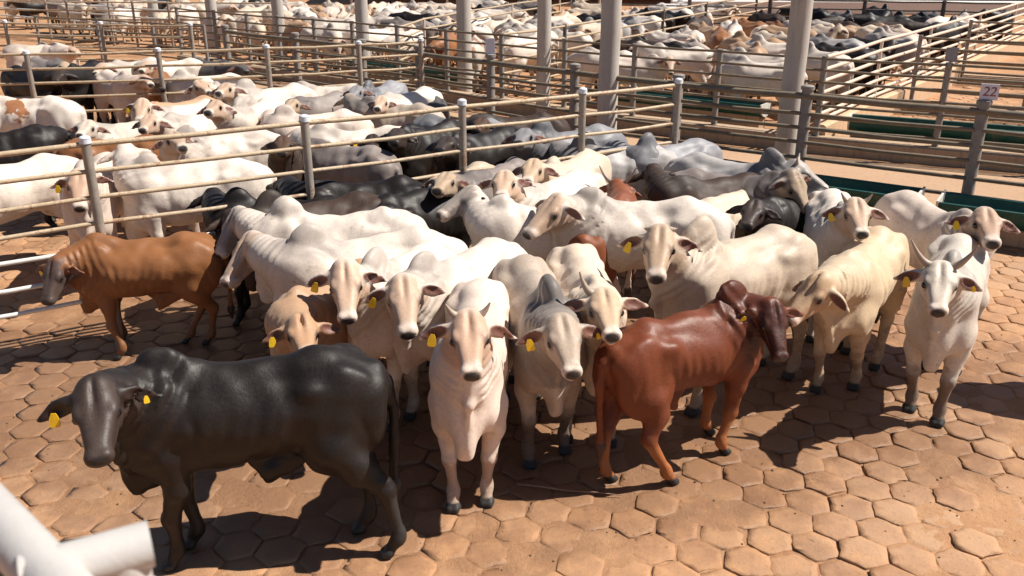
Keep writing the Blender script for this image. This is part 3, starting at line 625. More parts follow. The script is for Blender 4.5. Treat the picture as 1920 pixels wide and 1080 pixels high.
# ------------------------------------------------------------------ far end: white bunk and a shed added for the dark shade strip there
root = empty('feed_bunk', (22, 52, 0), 'long white concrete bunk across the far end at the top right', 'feed bunk'); m = MB()
m.box((0, 0, .35), (26, .9, .7), R(-4), .05); m.build('wall', M['bunk'], root); m = MB(); m.box((0, 1.3, .05), (26, 1.4, .12), R(-4), .03); m.build('apron', M['bunk'], root)
root = empty('added_shed', (20, 62, 0), 'added dark reddish shed standing for the shade strip at the very top right', 'shed')
m = MB(); m.box((0, 2.5, 1.4), (60, .2, 2.8), R(-3)); m.build('back_wall', M['shedwall'], root)
for k in range(9): m = MB(); x = -28 + 7 * k; m.tube([(x, -2.4 - x * .0524, 0), (x, -2.4 - x * .0524, 3.3)], .12, 10); m.build('post', M['dark'], root)
m = MB(); V = [(-31, -1.9, 3.2), (31, -5.1, 3.2), (31, 1.6, 4.1), (-31, 4.8, 4.1)]; m.add(V + [(a, b, c + .08) for a, b, c in V], [(3, 2, 1, 0), (4, 5, 6, 7), (0, 1, 5, 4), (1, 2, 6, 5), (2, 3, 7, 6), (3, 0, 4, 7)]); m.build('roof', M['roof'], root)

# ------------------------------------------------------------------ stick and dung on the pavers
m = MB(); m.tube([(.04, 5.67, .02), (.2, 5.62, .035), (.42, 5.58, .022), (.62, 5.55, .03), (.81, 5.53, .016)], [.009, .008, .007, .005, .003], 8)
tag(m.build('stick', M['wood']), 'thin dry stick lying on the pavers in front of the beige bull', 'stick')
m = MB(); rg_ = np.random.RandomState(8)
for _ in range(900):
    x_, y_ = rg_.uniform(-4.5, 6), rg_.uniform(3.2, 9.5)
    if math.sin(x_ * 1.7 + 1) + math.sin(y_ * 2.1 + x_) < rg_.uniform(-1.5, 1.2): continue
    q = rg_.uniform(.004, .011); m.dome((x_, y_, .002), q, q * .6, 6, 2)
m.build('dirt_crumbs', M['dung'])['kind'] = 'stuff'
HERD = [
    ('black', 1.03, -1.686, 4.937, -166.8, (0.719, 0.368, 1.499), (0.653, 0.822, 1.214), 'black humped bull with a yellow ear tag standing side-on nearest the camera', {'sheath': 0.65, 'tags': 'RL', 'tail': 0.3, 'horn': 0, 'hump': 0.85, 'dew': 1, 'fat': 0.86, 'feet': {'fl': (0.489, 0.073), 'fr': (0.389, -0.123), 'hl': (-0.858, 0.26), 'hr': (-0.694, -0.04)}}),
    ('ochre', 0.85, -3.568, 8.137, -168.0, (0.873, 0.288, 1.247), (0.988, 0.568, 0.799), 'ochre brown bull with a grey face beside the left pipe fence', {'hump': 0.5, 'sheath': 0.9, 'tags': 'R', 'dew': 1.4, 'fat': 1.22, 'tail': -0.2, 'feet': {'fl': (0.322, 0.269), 'hl': (-0.622, 0.051), 'hr': (-0.38, -0.04)}}),
    ('cream', 1.02, -1.691, 8.148, -167.0, (0.93, -0.444, 1.333), (1.179, -0.18, 0.934), 'cream humped bull with a dark grey face nearest the left fence, looking left', {'hump': 1.05, 'dew': 1, 'face': 'grey'}),
    ('white', 1.04, -1.302, 7.331, -158.1, (0.87, -0.511, 1.346), (1.187, -0.277, 0.977), 'pale grey-white bull with a tan face looking left, one ear hanging back', {'hump': 0.95, 'dew': 1.1, 'tail': 0.2}),
    ('white', 1.0, -0.906, 7.069, -116.0, (0.858, 0.027, 1.559), (1.199, 0.269, 1.217), 'white cow with a wrinkled pinkish tan face and grey hump, left of the facing row', {'hump': 1.0, 'tags': 'R', 'dew': 0.8}),
    ('white', 1.0, -0.454, 6.995, -126.0, (0.878, 0.199, 1.492), (1.184, 0.516, 1.179), 'grey-humped white cow with a long cream face, right of the tan-faced cow', {'hump': 1.0, 'tags': 'R', 'dew': 0.8}),
    ('pinkwhite', 1.0, -0.279, 5.883, -93.0, (0.736, 0.043, 1.639), (1.22, 0.114, 1.411), 'white cow with two short horns standing foremost in the middle, facing the camera', {'hump': 0.8, 'tags': 'R', 'horn': 0.1, 'dew': 1.0, 'fat': 0.8, 'feet': {'fl': (0.388, 0.116), 'fr': (0.465, -0.116)}}),
    ('beige', 1.0, 0.198, 6.445, -79.1, (0.949, -0.048, 1.458), (1.444, -0.069, 1.244), 'beige bull with tall grey hump and dark legs, beside the short-horned cow', {'hump': 1.1, 'tags': 'RL', 'dew': 0.8, 'fat': 0.88, 'feet': {'fr': (0.439, -0.159), 'fl': (0.293, 0.159)}}),
    ('cream', 1.0, 0.59, 6.773, -85.3, (0.91, -0.016, 1.509), (1.433, -0.033, 1.374), "cream cow with one curved horn and spread ears behind the red bull's rump", {'hump': 0.5, 'dew': 0.8, 'horn': 0.2, 'tags': '', 'droop': 0.1}),
    ('tan', 0.92, -1.475, 6.746, -116.3, (0.844, 0.355, 1.399), (1.227, 0.72, 1.29), "tan calf with a domed forehead half hidden behind the black bull's back", {'hump': 0.5, 'tags': 'R', 'bulge': 1, 'dew': 0.6}),
    ('cream', 1.06, 1.903, 7.205, -146.9, (0.805, -0.022, 1.6), (1.134, 0.312, 1.331), 'large cream bull with a tall upright hump turned to the left behind the red bull', {'hump': 1.4, 'tags': 'R', 'dew': 1.1, 'horn': 0.06}),
    ('red', 0.92, 1.326, 6.073, 32.2, (0.613, -0.304, 1.413), (0.481, -0.616, 0.992), 'glossy red bull seen from behind with its dark head turned to the right', {'hump': 1, 'tags': 'R', 'sheath': 0.7, 'dew': 1, 'tail': 0, 'fat': 0.82, 'feet': {'hl': (-0.772, 0.04), 'hr': (-0.38, -0.26), 'fr': (0.312, -0.158), 'fl': (0.434, 0.158)}}),
    ('yellowcream', 0.97, 3.12, 7.463, -126.4, (1.18, -0.025, 1.402), (1.575, -0.177, 1.067), "yellowish cream bull without visible hump, head turned aside, behind the red bull's head", {'hump': 0.35, 'bulge': 0.8, 'tags': '', 'dew': 1.1, 'droop': 0.8, 'feet': {'fr': (0.418, -0.134), 'fl': (0.16, 0.134), 'hl': (-0.38, 0.175)}}),
    ('greywhite', 1.0, 3.74, 7.096, -120.0, (0.884, -0.053, 1.533), (1.363, 0.016, 1.294), 'grey-white cow with long upswept horns at the right, facing the camera', {'hump': 0.85, 'tags': 'RL', 'horn': 0.22, 'dew': 0.8, 'fat': 0.84, 'feet': {'fr': (0.339, -0.118), 'fl': (0.48, 0.118)}}),
    ('white', 0.98, 3.278, 8.678, -102.8, (0.756, 0.062, 1.626), (1.258, 0.099, 1.429), 'white cow with short pointed horns in front of the green trough, facing the camera', {'hump': 0.8, 'tags': 'R', 'horn': 0.1, 'dew': 0.8}),
    ('pinkwhite', 1.0, 4.185, 8.456, -81.5, (0.811, -0.083, 1.589), (1.281, -0.292, 1.424), 'white bull at the right edge by the trough, turning its head to the camera', {'hump': 0.6, 'tags': 'R', 'dew': 0.9}),
    ('white', 1.0, 0.331, 8.529, -172.0, (0.71, -0.354, 1.5), (1.137, -0.114, 1.273), 'white bull with a raised grey-cheeked face looking left in the middle of the pen', {'hump': 0.7, 'dew': 1, 'tags': '', 'face': 'grey'}),
    ('white', 1.06, 1.217, 8.401, 178.0, (0.745, 0.237, 1.481), (1.069, 0.55, 1.184), 'big white bull with fawn face and black nose, looking left from mid pen', {'hump': 0.7, 'dew': 1.1, 'tags': ''}),
    ('black', 0.98, -0.968, 9.261, 48.1, (0.934, 0.293, 1.332), (1.3, 0.553, 1.032), 'black bull turned away behind the raised-faced white bull', {'hump': 0.5, 'dew': 0.5, 'tags': ''}),
    ('darkbrown', 1.02, -1.982, 8.615, -148.6, (0.694, -0.524, 1.246), (0.742, -0.917, 0.879), 'black-brown bull with a rounded hump against the fence behind the cream bull', {'hump': 0.95, 'dew': 0.8, 'tags': ''}),
    ('cream', 0.98, 0.698, 10.653, -120.6, (0.883, -0.018, 1.537), (1.38, 0.155, 1.416), 'cream cow with a rounded rump next to the horned red cow, looking left', {'hump': 0.7, 'dew': 0.6, 'tags': ''}),
    ('white', 1.0, 0.451, 9.555, -129.8, (0.797, -0.03, 1.605), (1.224, 0.283, 1.495), 'white cow with a short white face just behind the two white bulls looking left', {'hump': 0.4, 'dew': 0.7, 'tags': ''}),
    ('silver', 0.98, 1.322, 11.389, -168.4, (0.68, -0.462, 1.409), (0.785, -0.872, 1.074), 'silver grey bull with a pale hump at the back, head low to the left', {'hump': 1.1, 'dew': 0.8, 'tags': ''}),
    ('bluegrey', 0.96, 2.109, 11.657, -148.6, (0.638, -0.482, 1.401), (0.498, -0.923, 1.121), 'blue-grey bull with a pointed hump behind the silver grey bull', {'hump': 1.1, 'dew': 0.7, 'tags': ''}),
    ('orange', 0.92, 0.991, 8.82, 65.0, (0.902, 0.203, 1.462), (1.356, 0.217, 1.17), 'orange-red cow with long thin horns between white backs', {'hump': 0.4, 'dew': 0.5, 'tags': '', 'horn': 0.22}),
    ('darkbrown', 0.98, 2.25, 9.748, -158.0, (0.517, -0.47, 1.458), (0.368, -0.821, 1.075), 'dark brown cow with a shaggy face in the middle of the back row', {'hump': 0.4, 'dew': 0.6, 'tags': 'L', 'bulge': 0.8}),
    ('greybrown', 0.98, 2.522, 9.882, -22.0, (0.697, -0.34, 1.537), (0.951, -0.532, 1.1), 'grey-brown bull with a long tan face turned right, in front of the trough', {'hump': 0.6, 'dew': 0.9, 'tags': ''}),
    ('silver', 1.0, 2.68, 10.454, -35.9, (0.724, 0.093, 1.45), (1.144, 0.199, 1.128), 'mottled silver bull with a large dark hump at the back, facing right', {'hump': 1.15, 'dew': 0.9, 'tags': '', 'horn': 0.1}),
    ('cream', 0.9, 2.415, 9.543, 49.7, (1.008, 0.204, 1.245), (1.447, 0.268, 0.937), 'pale calf seen from behind, its thin tail beside the small black cow', {'hump': 0.4, 'dew': 0.4, 'tags': '', 'tail': -0.6}),
    ('black', 0.92, 3.053, 9.32, -140.0, (0.92, 0.09, 1.488), (1.386, 0.31, 1.327), 'small black cow with a brown poll facing the camera beside the pale calf', {'hump': 0.4, 'dew': 0.6, 'tags': ''}),
    ('greybrown', 0.98, -0.211, 10.227, -121.5, (0.92, -0.03, 1.497), (1.421, 0.166, 1.455), 'grey cow hidden to its back behind the white cow and the fence', {'hump': 0.4, 'dew': 0.5, 'tags': ''}),
    ('cream', 0.9, -0.585, 10.472, -114.3, (0.889, 0.115, 1.514), (1.403, 0.282, 1.507), 'cream calf showing only a strip of back beneath the fence rail', {'hump': 0.4, 'dew': 0.4, 'tags': ''}),
    ('white', 1.0, 5.544, 6.807, -30.2, (0.708, 0.394, 1.479), (0.986, 0.68, 1.114), 'lone white cow standing apart at the far right, its shadow on the pavers', {'hump': 0.9, 'dew': 0.7, 'tags': ''}),  # unseen animal, added for the shadow that falls in from the right
    ('white', 1.02, -5.927, 10.253, -127.8, (1.073, -0.09, 1.262), (1.417, -0.197, 0.902), 'white cow cut off by the left edge behind the near fence', {'hump': 0.9, 'dew': 0.8, 'tags': ''}),
    ('pinkwhite', 1.02, -4.846, 10.115, -80.0, (0.89, 0.099, 1.518), (1.321, 0.156, 1.197), 'white cow with a tan face standing behind the first fence post, facing the camera', {'tags': 'R', 'hump': 0.9, 'dew': 0.8}),
    ('white', 1.04, -3.711, 10.065, -160.4, (0.655, -0.31, 1.578), (0.743, -0.743, 1.267), 'long white cow with a pink-tan face and shaded flank behind the near fence', {'tags': 'R', 'hump': 0.9, 'dew': 0.8}),
    ('black', 0.96, -2.408, 8.889, -172.0, (0.75, -0.414, 1.423), (0.816, -0.8, 1.051), 'black cow with round ears lowering its head behind the near fence', {'hump': 0.9, 'dew': 0.8, 'tags': ''}),
    ('black', 1.0, -1.698, 9.47, -165.0, (0.71, -0.48, 1.351), (0.955, -0.923, 1.163), 'black cow turned left under the second fence post', {'hump': 0.4, 'dew': 0.8, 'tags': ''}),
    ('white', 1.02, -3.955, 11.961, -145.6, (0.684, 0.364, 1.522), (0.692, 0.899, 1.444), 'white cow left of the second fence post, its rump and tail to the right', {'hump': 0.9, 'dew': 0.8, 'tags': ''}),
    ('ochre', 0.95, -5.415, 12.063, 10.0, (0.648, 0.528, 1.292), (0.667, 0.986, 1.006), 'orange-brown calf squeezed between two white cows', {'hump': 0.4, 'dew': 0.8, 'tags': ''}),
    ('darkbrown', 0.95, -2.927, 11.952, -95.0, (0.807, 0.103, 1.588), (1.319, 0.244, 1.489), 'dark cow with a grey muzzle facing the camera behind the second fence post', {'hump': 0.3, 'dew': 0.8, 'tags': ''}),
    ('greybrown', 0.98, -2.21, 11.473, 151.6, (0.915, -0.352, 1.272), (1.37, -0.541, 1.051), 'grey-brown cow with pale patches right of the second fence post', {'hump': 0.3, 'dew': 0.8, 'tags': ''}),
    ('black', 0.95, -1.66, 12.622, -110.0, (0.917, 0.114, 1.483), (1.352, 0.405, 1.348), 'black cow with level ears and a yellow tag facing the camera', {'tags': 'R', 'hump': 0.3, 'droop': 0.05, 'dew': 0.8}),
    ('white', 1.04, -2.132, 12.098, -167.6, (0.733, -0.485, 1.313), (0.97, -0.916, 1.091), 'white bull with a straight back and tail to the right of the black-faced cow', {'hump': 0.6, 'dew': 0.8, 'tags': ''}),
    ('black', 1.02, -1.171, 12.439, -126.8, (0.851, 0.238, 1.497), (1.283, 0.559, 1.459), 'black bull behind the rails between the second and third fence post', {'hump': 0.5, 'dew': 0.8, 'tags': ''}),
    ('bluegrey', 0.98, -0.762, 13.235, 164.8, (0.736, -0.499, 1.269), (1.067, -0.868, 1.056), 'dark blue-grey cow just left of the third fence post', {'hump': 0.4, 'dew': 0.8, 'tags': ''}),
    ('black', 1.04, -0.406, 11.824, -131.2, (0.852, 0.25, 1.488), (1.31, 0.536, 1.475), 'large black bull with its tail towards the third fence post', {'hump': 0.5, 'tail': 0.4, 'dew': 0.8, 'tags': ''}),
    ('darkbrown', 1.0, 0.012, 13.348, -165.4, (0.567, 0.466, 1.454), (0.792, 0.955, 1.405), 'dark brown cow right of the third fence post', {'hump': 0.4, 'dew': 0.8, 'tags': ''}),
    ('bluegrey', 1.04, 0.777, 12.02, -148.7, (0.83, 0.242, 1.514), (1.191, 0.642, 1.48), 'blue-grey bull with a white hump and thin tail near the last fence post', {'hump': 1.1, 'whitehump': 1, 'dew': 0.8, 'tags': ''}),
    ('white', 1.06, -7.925, 14.551, 179.2, (1.032, -0.028, 1.297), (1.456, -0.21, 1.018), 'white cow with a brown streak along its back at the left edge', {'tail': 0.5, 'hump': 0.3, 'streak': 1, 'dew': 0.8, 'tags': ''}),
    ('black', 1.02, -7.014, 12.037, 26.1, (0.72, 0.504, 1.278), (0.941, 0.957, 1.085), 'black cow lying low at the left edge with its head to the right', {'hump': 0.4, 'dew': 0.8, 'tags': ''}),
    ('greywhite', 0.96, -5.753, 13.146, -141.4, (0.58, 0.403, 1.525), (0.856, 0.858, 1.436), 'mottled grey-white cow face with flopping ears behind the near fence', {'hump': 0.4, 'dew': 0.8, 'tags': ''}),
    ('white', 1.0, -5.348, 14.388, -132.9, (0.717, 0.281, 1.569), (1.005, 0.656, 1.308), 'white cow with a tan blaze face and a yellow tag looking at the camera', {'tags': 'R', 'hump': 0.3, 'dew': 0.8}),
    ('white', 1.0, -4.844, 13.617, -116.7, (0.918, 0.083, 1.491), (1.366, 0.372, 1.404), 'white cow with a bare rounded back behind the orange-brown calf', {'hump': 0.5, 'dew': 0.8, 'tags': ''}),
    ('tan', 0.96, -5.515, 14.981, -127.0, (0.728, 0.363, 1.499), (1.143, 0.707, 1.461), 'tan-backed cow showing a strip of reddish hide among white cows', {'hump': 0.3, 'dew': 0.8, 'tags': ''}),
    ('white', 1.0, -5.583, 16.778, -60.0, (0.687, -0.37, 1.516), (1.202, -0.269, 1.391), 'white cow with dark ears facing right below the far fence', {'hump': 0.5, 'dew': 0.8, 'tags': ''}),
    ('white', 1.04, -4.058, 14.043, -100.8, (0.837, -0.131, 1.558), (1.363, -0.013, 1.525), 'white bull with a dark patch behind its hump', {'hump': 1.0, 'dew': 0.8, 'tags': ''}),
    ('white', 1.04, -4.224, 15.724, -137.3, (0.827, 0.172, 1.552), (1.199, 0.562, 1.509), 'white bull with a peaked hump in front of the dark green trough', {'hump': 1.1, 'dew': 0.8, 'tags': ''}),
    ('pinkwhite', 1.0, -3.007, 13.543, -156.6, (0.576, -0.505, 1.389), (0.648, -0.983, 1.148), 'white cow with a grey shaded hump above the second fence post', {'hump': 1.0, 'dew': 0.8, 'tags': ''}),
    ('white', 1.0, -3.361, 16.374, 177.9, (0.784, -0.454, 1.315), (1.068, -0.874, 1.131), 'white cow behind the spotted one, near the crossing fences', {'hump': 0.6, 'dew': 0.8, 'tags': ''}),
    ('greybrown', 0.96, -3.347, 15.624, -123.2, (0.879, 0.266, 1.446), (1.336, 0.55, 1.402), 'black-and-grey mottled cow among white ones', {'hump': 0.3, 'dew': 0.8, 'tags': ''}),
    ('beige', 0.96, -1.96, 14.772, 170.0, (0.865, -0.249, 1.475), (0.88, -0.719, 1.211), 'fawn-faced cow turning its head right over the rail', {'hump': 0.7, 'dew': 0.8, 'tags': ''}),
    ('bluegrey', 1.0, -2.399, 16.398, -108.3, (0.923, 0.014, 1.494), (1.437, 0.146, 1.398), 'dark slate cow at the back with its head down', {'hump': 0.9, 'dew': 0.8, 'tags': ''}),
    ('white', 1.0, -1.831, 15.611, -123.3, (0.907, 0.227, 1.44), (1.362, 0.507, 1.358), 'white cow with a squared rump near the far corner', {'hump': 0.4, 'dew': 0.8, 'tags': ''}),
    ('darkgrey', 0.9, -1.513, 16.378, 107.7, (1.025, -0.01, 1.317), (1.472, 0.083, 1.028), 'dark grey calf at the far corner by the cross fence', {'hump': 0.4, 'dew': 0.8, 'tags': ''}),
    ('black', 1.0, -9.951, 18.726, -32.6, (0.877, 0.343, 1.367), (1.378, 0.222, 1.206), 'black cow behind the far left fence post', {'hump': 0.4, 'dew': 0.8, 'tags': ''}),
    ('black', 1.06, -8.823, 18.734, -87.9, (0.99, -0.03, 1.396), (1.505, 0.077, 1.276), 'big black bull with a shining back behind the far fence', {'hump': 0.5, 'dew': 0.8, 'tags': ''}),
    ('white', 1.0, -8.266, 19.971, -116.7, (0.956, 0.12, 1.429), (1.406, 0.395, 1.314), 'white cow with a brown shoulder behind the far fence', {'hump': 0.5, 'dew': 0.8, 'tags': ''}),
    ('pinkwhite', 1.0, -7.849, 17.961, -47.3, (0.935, 0.207, 1.414), (1.463, 0.135, 1.327), 'white cow walking right under the far fence', {'hump': 0.6, 'dew': 0.8, 'tags': ''}),
    ('ochre', 0.95, -7.191, 18.424, -70.0, (0.983, 0.055, 1.403), (1.506, 0.089, 1.272), 'orange-brown cow behind the second far fence post', {'hump': 0.3, 'dew': 0.8, 'tags': ''}),
    ('white', 1.02, -7.438, 19.74, -145.0, (0.549, 0.48, 1.439), (0.811, 0.943, 1.348), 'white cow with a curved tail right of the second far fence post', {'hump': 0.5, 'dew': 0.8, 'tags': ''}),
    ('darkgrey', 1.0, -6.605, 19.966, -35.8, (0.994, 0.018, 1.388), (1.491, -0.181, 1.313), 'slate dark cow behind the far fence rails', {'hump': 0.4, 'dew': 0.8, 'tags': ''}),
    ('white', 1.0, -5.981, 17.703, -165.6, (0.294, -0.513, 1.317), (0.441, -0.969, 1.068), 'white cow with a pale hump behind the second far fence post', {'hump': 0.8, 'dew': 0.8, 'tags': ''}),
    ('greybrown', 1.0, -10.332, 20.252, -36.5, (0.98, -0.12, 1.388), (1.481, -0.294, 1.289), 'grey cow behind the leftmost far post', {'hump': 0.4, 'dew': 0.8, 'tags': ''}),
    ('pinkwhite', 1.0, -12.032, 23.224, -156.4, (0.628, -0.537, 1.282), (0.82, -1.001, 1.083), 'pale pair-member cow behind the third fence, its rump to the left', {'hump': 0.3, 'dew': 0.8, 'tags': ''}),
    ('pinkwhite', 1.0, -11.641, 23.125, -42.0, (0.982, 0.133, 1.378), (1.513, 0.082, 1.295), 'pinkish cow behind the third fence, left of its second post', {'hump': 0.4, 'dew': 0.8, 'tags': ''}),
]
N_MAIN, N_MID = 33, 65
# ------------------------------------------------------------------ coats
GREY = (.30, .27, .25)
COATS = {
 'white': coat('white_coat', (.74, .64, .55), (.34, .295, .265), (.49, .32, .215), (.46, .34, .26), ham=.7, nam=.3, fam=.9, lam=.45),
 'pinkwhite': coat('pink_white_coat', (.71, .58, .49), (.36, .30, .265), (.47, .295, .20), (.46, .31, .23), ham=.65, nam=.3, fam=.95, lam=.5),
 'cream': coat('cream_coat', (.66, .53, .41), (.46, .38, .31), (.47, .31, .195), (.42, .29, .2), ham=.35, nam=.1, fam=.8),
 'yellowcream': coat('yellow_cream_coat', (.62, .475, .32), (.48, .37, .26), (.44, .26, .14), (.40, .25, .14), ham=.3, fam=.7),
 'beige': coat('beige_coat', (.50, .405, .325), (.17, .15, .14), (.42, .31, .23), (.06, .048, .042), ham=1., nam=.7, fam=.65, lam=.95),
 'greywhite': coat('grey_white_coat', (.58, .515, .44), (.27, .245, .22), (.50, .41, .32), (.07, .052, .045), ham=.6, nam=.3, fam=.5, lam=.9),
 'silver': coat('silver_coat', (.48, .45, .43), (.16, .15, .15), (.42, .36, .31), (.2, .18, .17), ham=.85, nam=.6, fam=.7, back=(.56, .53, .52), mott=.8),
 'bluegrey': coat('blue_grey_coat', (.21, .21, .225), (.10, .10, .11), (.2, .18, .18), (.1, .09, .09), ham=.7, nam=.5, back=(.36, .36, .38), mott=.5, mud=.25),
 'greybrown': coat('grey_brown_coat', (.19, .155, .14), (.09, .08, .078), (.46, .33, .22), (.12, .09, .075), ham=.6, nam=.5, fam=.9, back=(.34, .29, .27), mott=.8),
 'tan': coat('tan_coat', (.46, .285, .17), (.40, .24, .14), (.48, .275, .16), (.36, .22, .14), ham=.3, fam=.7),
 'ochre': coat('ochre_coat', (.27, .108, .038), (.19, .075, .03), (.075, .057, .054), (.22, .09, .04), ham=.3, nam=.1, fam=.95, lam=.5, rough=.48, sheen=.05, mud=.2, spec=.3),
 'red': coat('red_coat', (.145, .035, .013), (.07, .018, .01), (.035, .011, .009), (.33, .11, .036), muz=(.05, .04, .036), ham=.6, nam=.7, fam=.9, lam=1., rough=.46, sheen=.0, mud=.1, spec=.3),  # near-black face tone has the shadow on the head painted in
 'black': coat('black_coat', (.0105, .0072, .006), (.017, .013, .012), (.062, .041, .033), (.014, .011, .01), earc=(.03, .018, .015), ham=.5, nam=.4, fam=.7, lam=.6, rough=.5, sheen=.0, mud=.03, mott=.2, spec=.32, muz=(.02, .018, .019)),
 'darkbrown': coat('black_brown_coat', (.045, .026, .019), (.04, .033, .03), (.10, .055, .035), (.04, .025, .018), earc=(.05, .025, .02), ham=.6, fam=.6, rough=.56, sheen=.0, mud=.08, spec=.25),
 'darkgrey': coat('dark_grey_coat', (.07, .065, .068), (.05, .047, .05), (.10, .085, .08), (.05, .045, .04), ham=.5, mud=.15, spec=.4),
 'spotted': coat('spotted_coat', (.68, .60, .52), (.4, .3, .25), (.5, .3, .2), (.45, .33, .25), ham=.3, spot=(.33, .13, .05)),
}
COATS['orange'] = coat('orange_red_coat', (.25, .07, .024), (.2, .055, .02), (.24, .07, .025), (.2, .06, .02), ham=.4, mud=.15)
COATS['greyface'] = coat('white_coat_grey_face', (.70, .61, .53), (.42, .37, .33), (.15, .12, .11), (.46, .34, .26), ham=.3, nam=.1, fam=.75)
COATS['streak'] = COATS['spotted']
_e = NT('eye'); EYE = _e.set((.006, .004, .003), .08, 0, .6)
_h = NT('horn'); _c = _h.coord('Object'); HORN = _h.set(_h.mix(_h.noise(_c, 9, 4), (.25, .19, .15), (.46, .36, .27)), .45, 0, .4, _h.bump(_h.noise(_h.coord('Object', (40, 40, 40)), 2), .2, .005))
_t = NT('tag_plastic'); TAG = _t.set(_t.mix(_t.ramp(_t.noise(_t.coord('Object'), 30), .5, .7), (.85, .52, .015), (.70, .40, .03)), .4, 0, .45)
_m = MB(); _m.dome((0, 0, 0), .030, .030, 14, 6); EYEM = None
def sphere_mesh(r):
    V = []; F = []; n, m = 14, 8
    for j in range(1, m): a = math.pi * j / m; V += [(r * math.sin(a) * math.cos(2 * math.pi * k / n), r * math.sin(a) * math.sin(2 * math.pi * k / n), r * math.cos(a)) for k in range(n)]
    V += [(0, 0, r), (0, 0, -r)]; T = len(V) - 2
    for j in range(m - 2): F += [(j * n + k, j * n + (k + 1) % n, (j + 1) * n + (k + 1) % n, (j + 1) * n + k)[::-1] for k in range(n)]
    F += [(k, (k + 1) % n, T) for k in range(n)] + [((m - 2) * n + k, T + 1, (m - 2) * n + (k + 1) % n) for k in range(n)]
    me = bpy.data.meshes.new('eye'); me.from_pydata(V, [], F); me.polygons.foreach_set('use_smooth', [True] * len(F)); me.materials.append(EYE); return me
EYEM = sphere_mesh(.026)
def tag_mesh():
    out = [(-.014, .0), (.014, .0), (.024, -.02), (.031, -.04), (.035, -.085), (.027, -.098), (-.027, -.098), (-.035, -.085), (-.031, -.04), (-.024, -.02)]
    n = len(out); V = [(x, d + .10 * (y * y) * 3, y) for d in (-.003, .003) for x, y in out]
    F = [tuple(range(n)), tuple(range(n, 2 * n))[::-1]] + [(k, n + k, n + (k + 1) % n, (k + 1) % n) for k in range(n)]
    me = bpy.data.meshes.new('ear_tag'); me.from_pydata(V, [], F); me.materials.append(TAG); return me
TAGM = tag_mesh()
from mathutils import Matrix
def frame(o, loc, X, Y, Z): o.matrix_local = Matrix(((X[0], Y[0], Z[0], loc[0]), (X[1], Y[1], Z[1], loc[1]), (X[2], Y[2], Z[2], loc[2]), (0, 0, 0, 1)))
def horns(parent, fr, L, wide=0):
    poll, e1, e2, e3, EF, H = fr
    for s in ((-1,) if L == .2 else (1, -1)):
        b = H(-.005, s * .085, -.045); out = e2 * s; m = MB(); P = []; Rr = []
        for k in range(9):
            t = k / 8; up = unit(np.array([0, 0, 1.]) + .3 * e3) if L != .2 else unit(np.array([0, 0, 1.5]) - out * .4)
            P.append(b - out * .02 + out * (L * ((.95 if wide else .75) * t)) + up * L * ((.15 if wide else .85) * t ** 1.7) + e1 * L * (.08 * t) - e1 * L * .12 * t * t); Rr.append((.030 if L < .2 else .034) * (1 - .82 * t ** 1.3))
        m.tube(P, Rr, 12); m.build('horn', HORN, parent)
def animal(i, rec, h, low=False, children=True):
    c, s, x, y, hd, poll, muz, label, o = rec
    k = {q: o[q] for q in ('hump', 'fat', 'dew', 'tail', 'droop', 'sheath', 'bulge', 'feet', 'esc') if q in o}
    k.setdefault('fat', .9)
    V, Q, ms, fr = shape_cattle(h, poll, muz, seed=i, low=low, **k)
    key = 'greyface' if o.get('face') == 'grey' else ('streak' if o.get('streak') else c)
    kind = 'calf' if 'calf' in label else ('bull' if 'bull' in label.split(' with')[0].split(' behind')[0] else 'cow')
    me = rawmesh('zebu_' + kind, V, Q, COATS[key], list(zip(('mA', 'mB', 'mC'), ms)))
    ob = link(bpy.data.objects.new('zebu_' + kind, me)); ob.location = (x, y, 0); ob.rotation_euler = (0, 0, R(hd)); ob.scale = (s, s, s)
    tag(ob, label, kind, ['cattle standing in the front pen', 'cattle crowded in the left middle pen', 'cattle behind the far left fence'][(i >= N_MAIN) + (i >= N_MID)])
    if not children: return ob
    poll, e1, e2, e3, EF, H = fr
    for sd in (1, -1):
        ey = link(bpy.data.objects.new('eye', EYEM), ob); ey.location = H(.188, sd * .098, -.070)
    if o.get('horn'): horns(ob, fr, o['horn'], o.get('horn', 0) in (.16, .06))
    for ch in o.get('tags', ''):
        for cc, Mx, sd in EF:
            if (ch == 'L') != (sd == 1): continue
            ax, bz, nz = Mx; dn = unit(np.array([0, 0, -1.]) - nz * nz[2] * -1 * 1.); dn = np.array([0, 0, -1.]); dn = unit(dn - (dn @ nz) * nz)
            t = link(bpy.data.objects.new('ear_tag', TAGM), ob); Y = -nz; Z = -dn; X = np.cross(Y, Z)
            ra = .35 * math.sin(i * 7.3); X, Z = X * math.cos(ra) + Z * math.sin(ra), Z * math.cos(ra) - X * math.sin(ra); frame(t, cc + nz * .032 + ax * (.01 if ch == 'R' else .03) + dn * .0, X, Y, Z)
            t.scale = (.45,) * 3 if ch == 'L' else (.82,) * 3
    return ob
HERO = 16
for i, rec in enumerate(HERD):
    animal(i, rec, .0135 if i < HERO else (.017 if i < N_MAIN else .022), low=i >= N_MID, children=i < N_MID)

